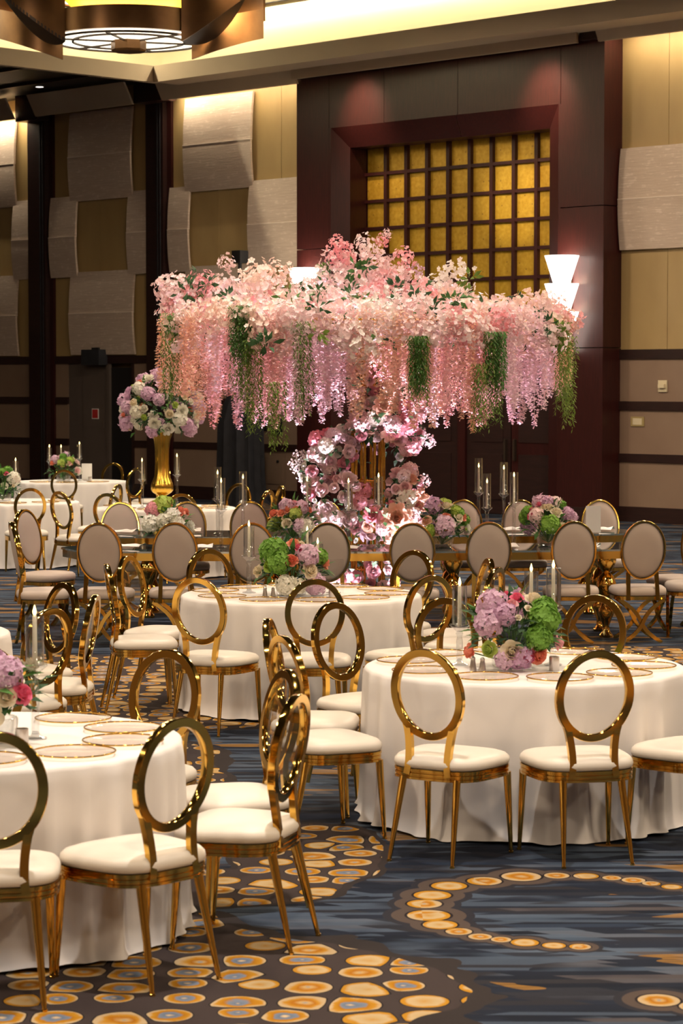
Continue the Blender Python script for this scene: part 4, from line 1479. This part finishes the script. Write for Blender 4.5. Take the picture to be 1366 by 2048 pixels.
for (x, y, lab) in [(0.655, 11.90, 'silver shaker on the right front table, left one'), (0.70, 11.86, 'silver shaker on the right front table, right one'),
                    (-0.51, 15.95, 'silver shaker on the middle table, left one'), (-0.455, 15.90, 'silver shaker on the middle table, right one')]:
    shaker(x, y, 0.76, lab)
for (x, y, lab) in [(1.06, 11.90, 'silver votive cup right of the flowers on the right front table'), (-0.06, 15.98, 'silver votive cup right of the flowers on the middle table'),
                    (-1.262, 9.42, 'silver votive cup on the lower left table'), (-3.62, 34.5, 'silver votive cup on the farthest table')]:
    votive(x, y, 0.76, lab)
nc = thing('table_number_card', 'white table number card on the farthest table', 'card', (-3.70, 34.85, 0.76))
part('card', MB().box((-0.075, -0.004, 0.012), (0.075, 0.004, 0.25)), card_m, nc)
part('stand', MB().box((-0.05, -0.03, 0), (0.05, 0.03, 0.014)), silver, nc)
nc = thing('acrylic_sign', 'clear acrylic table sign right of the flowers on the middle table', 'sign', (-0.055, 16.2, 0.76))
part('sheet', MB().box((-0.07, -0.003, 0.012), (0.07, 0.003, 0.24)), acrylic, nc)
part('foot', MB().box((-0.05, -0.03, 0), (0.05, 0.03, 0.014)), glass, nc)

# tall gold vase with its ball of flowers
tv = thing('tall_vase', 'tall gold vase holding a ball of flowers on the far round table', 'vase', (-2.05, 27.4, 0.76))
prof = [(0.15, 0.0), (0.155, 0.012), (0.06, 0.05), (0.045, 0.09), (0.05, 0.14), (0.10, 0.17), (0.125, 0.20), (0.125, 0.26), (0.115, 0.29), (0.085, 0.36), (0.078, 0.5), (0.080, 0.66), (0.095, 0.78), (0.125, 0.87), (0.118, 0.87), (0.088, 0.78)]
b = MB()
n = 48
vs = []
for (r, z) in prof:
    for k in range(n):
        a = 2 * PI * k / n
        rr_ = r * (1 + (0.035 * math.cos(12 * a) if z > 0.15 else 0))
        vs.append((rr_ * math.cos(a), rr_ * math.sin(a), z))
fs = []
for i in range(len(prof) - 1):
    for k in range(n):
        fs.append((i * n + k, i * n + (k + 1) % n, (i + 1) * n + (k + 1) % n, (i + 1) * n + k))
fs.append(tuple(reversed(range(n))))
b.add(vs, fs)
part('vase_body', b, gold_vase_m, tv, 60)
tag(link('foliage', foliage_mesh(301, 210, 0.40, 0.34, 0.13, 0.05, dark_leaf, zlow=-0.8), tv, (0, 0, 1.12)), kind='stuff')
tag(link('foliage', foliage_mesh(302, 110, 0.43, 0.40, 0.13, 0.045, green_leaf, zlow=-0.7), tv, (0, 0, 1.12)), kind='stuff')
rr = random.Random(5)
seq = ['hyd'] * 3 + ['rose'] * 3 + ['peony'] * 2 + ['bud']
for k in range(84):
    z = 1 - 1.62 * (k + 0.5) / 84
    a = k * 2.399963 + rr.uniform(-0.2, 0.2)
    r = math.sqrt(1 - z * z)
    d = Vector((r * math.cos(a), r * math.sin(a), z))
    kind = seq[k % len(seq)]
    col = {'hyd': rr.choice(['lilac', 'lilac', 'white']), 'rose': rr.choice(['coral', 'cream', 'white']), 'peony': rr.choice(['white', 'white', 'lilac']), 'bud': rr.choice(['cream', 'lime'])}[kind]
    sz = {'hyd': 0.085, 'rose': 0.052, 'peony': 0.085, 'bud': 0.04}[kind] * rr.uniform(0.85, 1.15)
    c = Vector((d.x * 0.44, d.y * 0.44, 1.12 + d.z * 0.40))
    flower(kind, col, tv, c, d, sz, rr)

# ================================================================== HEAD TABLES
def long_table(x0, x1, yf, depth, label, group='mirror-topped head tables', bow=0.0, slope=0.0):
    t_ = thing('head_table', label, 'table', (0, 0, 0), 0, group)
    def shift(x):
        return bow * x * x + slope * x
    N = 30
    def slab(inset, z0, z1, mat, name):
        b = MB()
        front, back = [], []
        for k in range(N + 1):
            f = k / N
            x = x0 + inset + (x1 - x0 - 2 * inset) * f
            e = min(f, 1 - f) * (x1 - x0)
            rc = 0.42
            dd = 0.0 if e > rc else rc - math.sqrt(max(0, rc * rc - (rc - e) ** 2))
            front.append((x, yf + inset + dd + shift(x)))
            back.append((x, yf + depth - inset - dd + shift(x)))
        ol = front + list(reversed(back))
        m = len(ol)
        vs = [(x, y, z0) for (x, y) in ol] + [(x, y, z1) for (x, y) in ol]
        fs = [tuple(reversed(range(m))), tuple(range(m, 2 * m))] + [(j, (j + 1) % m, m + (j + 1) % m, m + j) for j in range(m)]
        b.add(vs, fs)
        return part(name, b, mat, t_, 30)
    slab(0.0, 0.755, 0.77, mirror_top, 'mirror_top')
    slab(0.012, 0.69, 0.754, gold, 'gold_apron')
    legprof = [(0.055, 0.0), (0.06, 0.02), (0.035, 0.05), (0.028, 0.10), (0.05, 0.16), (0.075, 0.22), (0.05, 0.28), (0.035, 0.31), (0.06, 0.36), (0.085, 0.43), (0.085, 0.47), (0.06, 0.53), (0.03, 0.56), (0.06, 0.60), (0.085, 0.65), (0.085, 0.69)]
    leg_me = MB().lathe(legprof, 20).mesh('leg', gold, 50)
    for x in (x0 + 0.5, x0 + (x1 - x0) / 3 + 0.1, x0 + (x1 - x0) * 2 / 3 - 0.1, x1 - 0.5):
        for y in (0.2, depth - 0.2):
            link('leg', leg_me, t_, (x, yf + y + shift(x), 0))
    return t_


long_table(-2.42, 2.78, 20.13, 0.90, 'near mirror-topped head table with gold apron', bow=0.035, slope=0.04)
long_table(-2.30, 2.85, 22.22, 0.90, 'rear mirror-topped head table behind the tree trunk', bow=0.01, slope=0.08)

ordn = ['leftmost', 'second from left', 'third from left', 'fourth from left', 'fourth from right', 'third from right', 'second from right', 'rightmost']
for k, (x, y) in enumerate([(-1.98, 20.02), (-1.38, 20.06), (-0.74, 20.04), (-0.115, 20.04), (0.585, 20.00), (1.225, 20.14), (1.945, 20.26), (2.52, 20.32)]):
    head_chair(x, y, rad(90 + (-6 if k == 0 else 4 if k == 7 else 0)), 'taupe oval-back chair turning its back at the near head table, %s' % ordn[k])
ordb = ['leftmost', 'second from left', 'third from left', 'fourth from left', 'third from right', 'second from right', 'rightmost']
for k, (x, y) in enumerate([(-2.14, 22.95), (-1.50, 23.05), (-0.90, 23.15), (-0.16, 23.2), (1.2, 23.42), (1.77, 23.42), (2.55, 23.42)]):
    head_chair(x, y, rad(-90), 'pale oval-back chair at the rear head table, %s' % ordb[k])
head_chair(-2.50, 19.98, rad(14), 'pale oval-back chair at the left end of the head tables, nearer one')
head_chair(-2.68, 21.75, rad(-28), 'pale oval-back chair at the left end of the head tables, farther one')
head_chair(2.98, 21.35, rad(205), 'pale oval-back chair at the right end of the head tables, farther one')
head_chair(3.02, 20.72, rad(176), 'pale oval-back chair at the right end of the head tables, nearer one')

# folded napkins on glass plates
def napkin_mesh(seed):
    rr = random.Random(seed)
    b = MB()
    nx, ny = 14, 8
    vs = []
    for i in range(nx + 1):
        for j in range(ny + 1):
            f, g = i / nx, j / ny
            w = 0.05 + 0.045 * abs(2 * f - 1) ** 0.8
            z = 0.016 + 0.028 * math.sin(PI * g) * (0.6 + 0.4 * math.cos(6 * f + seed)) + 0.012 * math.sin(9 * f + 5 * g + seed) * math.sin(PI * g)
            vs.append(((f - 0.5) * 0.24, (g - 0.5) * 2 * w, max(z, 0.012)))
    fs = []
    for i in range(nx):
        for j in range(ny):
            q = i * (ny + 1) + j
            fs.append((q, q + ny + 1, q + ny + 2, q + 1))
    b.add(vs, fs)
    return b.mesh('napkin', napkin_m, 180)


NAPS = [napkin_mesh(i) for i in range(3)]
HPLATE = MB().lathe([(0.06, 0.0), (0.09, 0.001), (0.135, 0.010), (0.135, 0.013), (0.09, 0.005), (0.02, 0.005)], 36).mesh('salad_plate', plate_m, 50)
sets = [(-1.98, 20.62), (-1.38, 20.50), (-0.74, 20.42), (-0.115, 20.40), (0.46, 20.40), (1.225, 20.55), (1.945, 20.68), (2.45, 20.80)]
for k, (x, y) in enumerate(sets):
    tag(link('glass_plate', HPLATE, None, (x + 0.16, y, 0.7705)), 'clear glass plate on the near head table, %s' % ordn[k], 'plate', 'clear glass plates on the head tables')
    tag(link('folded_napkin', NAPS[k % 3], None, (x + 0.16, y, 0.772), (0, 0, 0.3 * (k % 3 - 1))), 'folded white napkin on the near head table, %s' % ordn[k], 'napkin', 'folded white napkins')
setb = [(-2.05, 22.60), (-1.45, 22.72), (-0.86, 22.75), (0.55, 22.80), (1.62, 22.9), (2.05, 22.93), (2.48, 22.95)]
for k, (x, y) in enumerate(setb):
    tag(link('glass_plate', HPLATE, None, (x, y, 0.7705)), 'clear glass plate on the rear head table, %s' % ordb[k].split(',')[0], 'plate', 'clear glass plates on the head tables')
    tag(link('folded_napkin', NAPS[(k + 1) % 3], None, (x, y, 0.772), (0, 0, 0.3 * (k % 3 - 1))), 'folded white napkin on the rear head table, %s' % ordb[k].split(',')[0], 'napkin', 'folded white napkins')
mc = thing('menu_card', 'pale menu card standing on the head table at right', 'card', (1.52 + 0.85, 21.9 + 0.65, 0.7705))
part('card', MB().box((-0.07, -0.003, 0.008), (0.07, 0.003, 0.26)), card_m, mc)
part('foot', MB().box((-0.05, -0.03, 0), (0.05, 0.03, 0.01)), silver, mc)


# ================================================================== FLOWER TREE
TX, TY = 0.24, 21.78
tree = thing('flower_tree', 'tall tree of pink blossoms and hanging wisteria with roses spiralling up gold rods', 'flower tree', (TX, TY, 0))
part('base_plate', MB().lathe([(0.42, 0.0), (0.42, 0.012), (0.40, 0.02)], 40), gold, tree, 40)
for k in range(10):
    a = 2 * PI * k / 10 + 0.1
    part('gold_rod', MB().sweep([(0.145 * math.cos(a), 0.145 * math.sin(a), 0.02), (0.145 * math.cos(a), 0.145 * math.sin(a), 2.9)], circ(0.014, 8)), gold, tree, 60)
for z in (0.5, 1.3, 2.1, 2.6):
    part('rod_hoop', MB().sweep([(0.145 * math.cos(2 * PI * k / 32), 0.145 * math.sin(2 * PI * k / 32), z) for k in range(32)], circ(0.01, 6), True), gold, tree, 60)
for k in range(12):
    a = 2 * PI * k / 12
    part('canopy_arm', MB().sweep([(0.12 * math.cos(a), 0.12 * math.sin(a), 2.75), (0.9 * math.cos(a), 0.9 * math.sin(a), 2.77), (1.65 * math.cos(a), 1.65 * math.sin(a), 2.72)], circ(0.012, 6)), gold, tree, 60)
for r in (0.95, 1.3, 1.62):
    part('canopy_hoop', MB().sweep([(r * math.cos(2 * PI * k / 48), r * math.sin(2 * PI * k / 48), 2.76 if r < 1 else 2.74 if r < 1.5 else 2.72) for k in range(48)], circ(0.010, 6), True), gold, tree, 60)


def strand_mesh(seed, length, mat, name='wisteria_strand', wide=0.036):
    """hanging raceme: many small winged florets round a thin stem, from z = 0 down"""
    rr = random.Random(seed)
    b = MB()
    b.sweep([(0, 0, 0.05), (0.004, 0, -length * 0.5), (0, 0, -length)], circ(0.002, 3))
    n_ = int(length * 190)
    for k in range(n_):
        f = k / n_
        z = -length * f
        w = wide * (0.75 + 0.45 * math.sin(f * 9 + seed)) * (1.0 if f < 0.85 else max(0.35, (1 - f) / 0.15))
        w = max(w, wide * 0.5) if f < 0.9 else w
        a = k * 2.399963 + rr.uniform(-0.4, 0.4)
        o_ = Vector((math.cos(a), math.sin(a), rr.uniform(-0.7, 0.3)))
        c = Vector((o_.x * w * 0.55, o_.y * w * 0.55, z))
        for q in range(2):
            d = (o_ + Vector((rr.uniform(-.7, .7), rr.uniform(-.7, .7), rr.uniform(-.7, .5)))).normalized()
            s_ = d.cross(Vector((rr.uniform(-.4, .4), rr.uniform(-.4, .4), 1))).normalized()
            ln = rr.uniform(0.020, 0.032)
            ww = ln * 0.42
            up_ = s_.cross(d)
            b.add([c, c + d * ln * 0.6 + s_ * ww + up_ * 0.004, c + d * ln, c + d * ln * 0.6 - s_ * ww + up_ * 0.004], [(0, 1, 2, 3)])
    return b.mesh(name, mat, None)


def willow_mesh(seed, length, spread, num, mat, name='willow_strand'):
    rr = random.Random(seed)
    b = MB()
    for s_i in range(num):
        ox, oy = rr.uniform(-spread, spread), rr.uniform(-spread, spread)
        L = length * rr.uniform(0.7, 1.0)
        ph = rr.uniform(0, 6)
        def ptz(z):
            return Vector((ox + 0.012 * math.sin(z * 6 + ph), oy + 0.012 * math.cos(z * 5 + ph), z))
        for k in range(int(L * 55)):
            z = -L * k / (L * 55)
            a = rr.uniform(0, 6.28)
            d = Vector((math.cos(a), math.sin(a), rr.uniform(-1.6, -0.3)))
            leaf(b, ptz(z), d, Vector((0, 0, 1)) + d * 0.1 + Vector((0.3, 0.1, 0)), rr.uniform(0.035, 0.055), 0.011, 0.05)
    return b.mesh(name, mat, None)


def blossom_mesh(seed, mat, num=84, name='blossom_cluster'):
    """unit ball of five-petalled cherry blossoms"""
    rr = random.Random(seed)
    b = MB()
    for k in range(num):
        n_ = Vector((rr.gauss(0, 1), rr.gauss(0, 1), rr.gauss(0, 1))).normalized()
        c = n_ * rr.uniform(0.45, 1.0)
        nn = (n_ + Vector((rr.gauss(0, .5), rr.gauss(0, .5), rr.gauss(0, .5)))).normalized()
        t1 = nn.orthogonal().normalized()
        t2 = nn.cross(t1)
        ph = rr.uniform(0, 6)
        R_ = rr.uniform(0.12, 0.18)
        for q in range(5):
            a = ph + q * 2 * PI / 5
            d = t1 * math.cos(a) + t2 * math.sin(a)
            s_ = nn.cross(d)
            b.add([c, c + d * R_ * 0.7 + s_ * R_ * 0.42 + nn * R_ * 0.28, c + d * R_ + nn * R_ * 0.30, c + d * R_ * 0.7 - s_ * R_ * 0.42 + nn * R_ * 0.28], [(0, 1, 2, 3)])
    return b.mesh(name, mat, None)


def sprig_mesh(seed, mat, name='leaf_sprig'):
    rr = random.Random(seed)
    b = MB()
    for k in range(16):
        d = Vector((rr.gauss(0, 1), rr.gauss(0, 1), rr.gauss(0, 0.8)))
        leaf(b, d.normalized() * rr.uniform(0.0, 0.5), d, Vector((0, -0.5, 1)), rr.uniform(0.5, 0.8), rr.uniform(0.22, 0.34))
    return b.mesh(name, mat, None)


BLOS = [blossom_mesh(i, P['b_blush']) for i in range(5)]
SPRIG = [sprig_mesh(i, dark_leaf) for i in range(3)]
STR = {L: [strand_mesh(i + int(L * 100), L, P['s_pink']) for i in range(3)] for L in (0.5, 0.65, 0.8, 0.95)}
rr = random.Random(42)


def lobes(x, y):
    """height of the canopy top over the tree's own ground plan (metres)"""
    r = math.hypot(x, y)
    z = 2.89 - 0.02 * r
    z += 0.56 * math.exp(-((x + 0.05) ** 2 + y * y) / 0.24)          # the crown above the trunk
    z += 0.44 * math.exp(-((x + 0.97) ** 2 + (y + 0.15) ** 2) / 0.07)  # crest on one side
    z += 0.24 * math.exp(-((x + 1.35) ** 2 + (y + 0.2) ** 2) / 0.10)
    z += 0.30 * math.exp(-((x + 1.72) ** 2 + (y + 0.1) ** 2) / 0.08)
    z += 0.36 * math.exp(-((x - 0.74) ** 2 + (y - 0.3) ** 2) / 0.07)
    z += 0.14 * math.exp(-((x - 1.60) ** 2 + y * y) / 0.18)
    return z


cnt = 0
# blossom clusters over the canopy (golden-angle spread) and hanging over its rim
N = 190
for k in range(N):
    f = (k + 0.5) / N
    r = 1.84 * math.sqrt(f)
    a = k * 2.399963 + rr.uniform(-0.1, 0.1)
    x, y = r * math.cos(a), r * math.sin(a)
    zt = lobes(x, y) + rr.uniform(-0.10, 0.03)
    if r > 1.62:
        zt -= rr.uniform(0.0, 0.26)
    s_ = rr.uniform(0.15, 0.215)
    q = math.sin(2.2 * x + 1.3) + 0.7 * math.cos(3.1 * y + 1.2 * x) + rr.uniform(-0.7, 0.7)
    if r < 0.6:
        col = rr.choice(['b_blush', 'b_blush', 'b_rose', 'b_white', 'b_blush'])
    elif x > 0.4 and y > 0.2 and r < 1.2:
        col = rr.choice(['b_grey', 'b_white', 'b_grey'])
    else:
        col = 'b_white' if q > 0.7 else 'b_blush' if q > -0.4 else 'b_peach' if q > -1.0 else 'b_rose'
        if col == 'b_rose' and rr.random() < 0.7:
            col = 'b_blush'
    o = link('blossom_cluster', BLOS[k % 5], tree, (x, y, zt - s_ * 0.5), (rr.uniform(0, 6), rr.uniform(0, 6), rr.uniform(0, 6)), s_)
    set_mat(o, P[col])
    tag(o, kind='stuff')
for k in range(46):     # the front of the crown comes down between the strands
    a = rad(-90 + rr.uniform(-80, 80))
    r = rr.uniform(0.35, 0.95)
    x, y = r * math.cos(a), r * math.sin(a) * 0.9
    z = 2.92 - rr.uniform(-0.10, 0.62) * (1.0 if abs(x) < 0.3 else 0.45)
    s_ = rr.uniform(0.11, 0.17)
    o = link('blossom_cluster', BLOS[k % 5], tree, (x, y, z), (rr.uniform(0, 6), rr.uniform(0, 6), rr.uniform(0, 6)), s_)
    set_mat(o, P[rr.choice(['b_blush', 'b_white', 'b_blush', 'b_rose', 'b_peach'])])
    tag(o, kind='stuff')
for k in range(64):     # blossoms rolled over the rim
    a = 2 * PI * (k + rr.uniform(-0.4, 0.4)) / 64
    r = rr.uniform(1.66, 1.86)
    x, y = r * math.cos(a), r * math.sin(a)
    z = lobes(x, y) - rr.uniform(0.06, 0.30)
    s_ = rr.uniform(0.11, 0.17)
    o = link('blossom_cluster', BLOS[k % 5], tree, (x, y, z), (rr.uniform(0, 6), rr.uniform(0, 6), rr.uniform(0, 6)), s_)
    q = math.sin(2.0 * x + 0.4) + rr.uniform(-0.6, 0.6)
    set_mat(o, P['b_white' if q > 0.9 else 'b_blush' if q > -0.3 else 'b_peach'])
    tag(o, kind='stuff')
for k in range(84):     # dark leaves between the blossoms
    a = rad(-90 + rr.uniform(-110, 110))
    r = rr.uniform(0.25, 1.85)
    x, y = r * math.cos(a), r * math.sin(a)
    o = link('leaf_sprig', SPRIG[k % 3], tree, (x, y - 0.10, lobes(x, y) - rr.uniform(-0.04, 0.34)), (rr.uniform(0, 6), rr.uniform(0, 6), rr.uniform(0, 6)), rr.uniform(0.09, 0.16))
    set_mat(o, rr.choice([dark_leaf, dark_leaf, dark_leaf, green_leaf, willow_m]))
    tag(o, kind='stuff')
# a few taller sprays on the crown
for (x, y, z, s_, c) in [(0.13, -0.05, 3.47, 0.07, 'b_rose'), (0.17, -0.05, 3.53, 0.05, 'b_blush'), (-0.28, -0.1, 3.42, 0.10, 'b_rose'), (-0.22, -0.15, 3.34, 0.12, 'b_rose'), (-0.3, -0.12, 3.30, 0.09, 'pink'), (0.32, -0.1, 3.30, 0.12, 'b_rose'),
                         (-0.02, -0.1, 3.42, 0.13, 'b_blush'), (-1.27, -0.1, 3.27, 0.09, 'b_blush'), (-1.84, -0.1, 3.08, 0.08, 'b_white'), (0.44, -0.05, 3.20, 0.07, 'lilac')]:
    o = link('blossom_cluster', BLOS[0], tree, (x, y, z), (x * 9, y * 7, z), s_)
    set_mat(o, P[c])
    tag(o, kind='stuff')
# wisteria strands in three rings
LK = sorted(STR)
for (num, r, zt, lens) in [(120, 1.78, 2.82, (0.5, 0.65, 0.8, 0.95)), (88, 1.45, 2.84, (0.65, 0.8, 0.95)), (56, 1.05, 2.86, (0.8, 0.95, 0.95)), (28, 0.70, 2.86, (0.65, 0.8, 0.95))]:
    for k in range(num):
        a = 2 * PI * (k + rr.uniform(-0.35, 0.35)) / num
        r2 = r + rr.uniform(-0.10, 0.10)
        x, y = r2 * math.cos(a), r2 * math.sin(a)
        if y < 0 and abs(x) < 0.16 and r < 1.2:
            continue
        g = math.sin(3.3 * x + 0.6) + 0.8 * math.sin(7.1 * x + 1.0) + rr.uniform(-0.6, 0.6)
        col = 's_peach' if g > 0.45 else 's_pink' if g > -0.55 else 's_lilac'
        L = rr.choice(lens)
        if abs(x) > 1.55:
            L = 0.65
        o = link('wisteria_strand', STR[L][rr.randint(0, 2)], tree, (x, y, zt - rr.uniform(0, 0.10)), (rr.uniform(-0.03, 0.03), rr.uniform(-0.03, 0.03), rr.uniform(0, 6)), (rr.uniform(1.0, 1.35), rr.uniform(1.0, 1.35), rr.uniform(0.9, 1.06)))
        set_mat(o, P[col])
        tag(o, kind='stuff')
# green trailing bunches hung at the front
WIL = [willow_mesh(i, L, 0.06, 22, willow_m) for i, L in enumerate((0.62, 0.85))]
WILD = willow_mesh(8, 0.52, 0.085, 60, dark_leaf)
for (x, z, big, L) in [(-1.09, 2.84, 1, 1), (-0.56, 2.70, 0, 1), (0.40, 2.58, 1, 0), (1.05, 2.62, 1, 1), (1.68, 2.72, 0, 1), (1.76, 2.60, 0, 1), (-1.73, 2.80, 0, 1), (0.92, 2.35, 0, 0), (-0.98, 2.55, 0, 1), (-0.78, 2.2, 0, 0)]:
    y = -math.sqrt(max(0.05, 1.88 ** 2 - x * x))
    if big:
        o = link('trailing_greenery', WILD, tree, (x, y, z), (0, 0, x * 3), (1.0, 0.8, 1.0))
        set_mat(o, green_leaf)
        tag(o, kind='stuff')
    o = link('trailing_greenery', WIL[L], tree, (x, y + 0.02, z), (0, 0, x * 5), 1.0)
    tag(o, kind='stuff')
# roses, peonies and hydrangeas winding up the trunk
BL = [(-0.30, -0.10, 1.60, 0.20, 0.20, 0.15, 18, 'L'), (-0.46, -0.05, 1.38, 0.14, 0.16, 0.18, 14, 'L'), (-0.28, -0.14, 1.18, 0.24, 0.18, 0.20, 20, 'L'), (0.16, -0.16, 1.92, 0.30, 0.18, 0.20, 26, 'M'), (0.33, -0.05, 1.72, 0.16, 0.16, 0.14, 12, 'L'),
      (-0.02, -0.16, 1.78, 0.16, 0.12, 0.12, 10, 'M'), (0.02, -0.18, 2.20, 0.20, 0.12, 0.14, 14, 'M'), (0.33, -0.08, 1.18, 0.16, 0.18, 0.22, 20, 'M'), (0.12, -0.22, 0.95, 0.30, 0.16, 0.16, 22, 'M'), (-0.30, -0.16, 0.85, 0.24, 0.18, 0.16, 18, 'L'),
      (0.36, -0.12, 0.90, 0.16, 0.16, 0.18, 12, 'L'), (0.0, -0.26, 0.50, 0.42, 0.16, 0.16, 24, 'D'), (0.0, -0.28, 0.22, 0.46, 0.16, 0.16, 20, 'D'), (0.10, 0.26, 1.2, 0.30, 0.10, 0.55, 16, 'M')]
for (cx, cy, cz, rx, ry, rz, num, mood) in BL:
    f_ = foliage_mesh(int(cz * 100), 54, max(rx, 0.16) * 1.12, rz * 1.1, 0.10, 0.05, dark_leaf, zlow=-1)
    tag(link('foliage', f_, tree, (cx, cy + 0.05, cz)), kind='stuff')
    for k in range(num):
        z = 1 - 2 * (k + 0.5) / num
        a = k * 2.399963 + rr.uniform(-0.3, 0.3)
        r = math.sqrt(1 - z * z)
        d = Vector((r * math.cos(a), -abs(r * math.sin(a)) if rr.random() < 0.75 else r * math.sin(a), z))
        c = Vector((cx + d.x * rx, cy + d.y * ry, cz + d.z * rz))
        kind = rr.choice(['rose', 'rose', 'rose', 'rose', 'hyd', 'peony', 'bud'])
        col = rr.choice({'L': ['blush', 'white', 'white', 'blush', 's_lilac', 'b_blush', 'pink'], 'M': ['blush', 'white', 'peach', 'b_blush', 'blush', 'pink'], 'D': ['pink', 'blush', 'b_rose', 'pink']}[mood])
        sz = {'rose': 0.062, 'hyd': 0.085, 'peony': 0.095, 'bud': 0.035}[kind] * rr.uniform(0.8, 1.2)
        flower(kind, col, tree, c, d + Vector((0, -0.5, 0.1)), sz, rr)
flower('peony', 'peach', tree, (0.25, -0.36, 0.98), (0.05, -1, 0.1), 0.16, rr)
flower('peony', 'peach', tree, (0.14, -0.36, 1.98), (0.05, -1, 0.1), 0.11, rr)
for (x, y, z) in [(-0.62, 0.0, 1.52), (-0.60, -0.05, 1.36), (-0.66, 0.0, 1.44), (0.50, -0.1, 1.30), (0.48, -0.1, 1.72), (0.55, -0.05, 1.66)]:
    o = link('blossom_cluster', BLOS[1], tree, (x, y, z), (x, y, z), 0.07)
    set_mat(o, P['b_white' if x < 0 else 'b_blush'])
    tag(o, kind='stuff')

# ================================================================== BLACK DRAPED TOWERS BY THE WALL
def draped_tower(u, vv, w, h, label, seed, head=True):
    t_ = thing('draped_stand', label, 'stand', RM(u, vv, 0), rad(-45))
    rr2 = random.Random(seed)
    n_ = 64
    b = MB()
    vs = []
    levels = [(0.0, 1.25), (0.08, 1.1), (0.5, 1.0), (1.5, 0.94), (h - 0.4, 0.55), (h, 0.30)] if head else [(0.0, 1.1), (0.1, 1.0), (h - 0.3, 1.0), (h, 0.95)]
    for (z, k) in levels:
        for j in range(n_):
            a = 2 * PI * j / n_
            f = 0.85 if z < h - 0.1 else 0.3
            r = w / 2 * k * (1 + 0.10 * f * math.sin(11 * a + seed) + 0.05 * f * math.sin(23 * a + 2 * seed))
            vs.append((r * math.cos(a), r * math.sin(a) * 0.7, z))
    fs = []
    for i in range(len(levels) - 1):
        for j in range(n_):
            fs.append((i * n_ + j, i * n_ + (j + 1) % n_, (i + 1) * n_ + (j + 1) % n_, (i + 1) * n_ + j))
    fs.append(tuple((len(levels) - 1) * n_ + j for j in range(n_)))
    b.add(vs, fs)
    part('drape', b, black_m, t_, 60)
    if head:
        part('pole', MB().sweep([(0, 0, h - 0.3), (0, 0, 4.32)], circ(0.035, 8)), dark_m, t_)
        part('lamp_head', MB().box((-0.11, -0.10, 4.30), (0.11, 0.10, 4.52)), dark_m, t_)
    else:
        part('top_cap', MB().box((-w * 0.56, -w * 0.42, h), (w * 0.56, w * 0.42, h + 0.12)), dark_m, t_)
    return t_


draped_tower(-1.54, 0.85, 0.95, 2.35, 'black draped light stand against the wall left of the flower tree', 1)
draped_tower(-9.62, 1.2, 0.55, 3.05, 'black draped tower cut off by the left edge', 2, head=False)
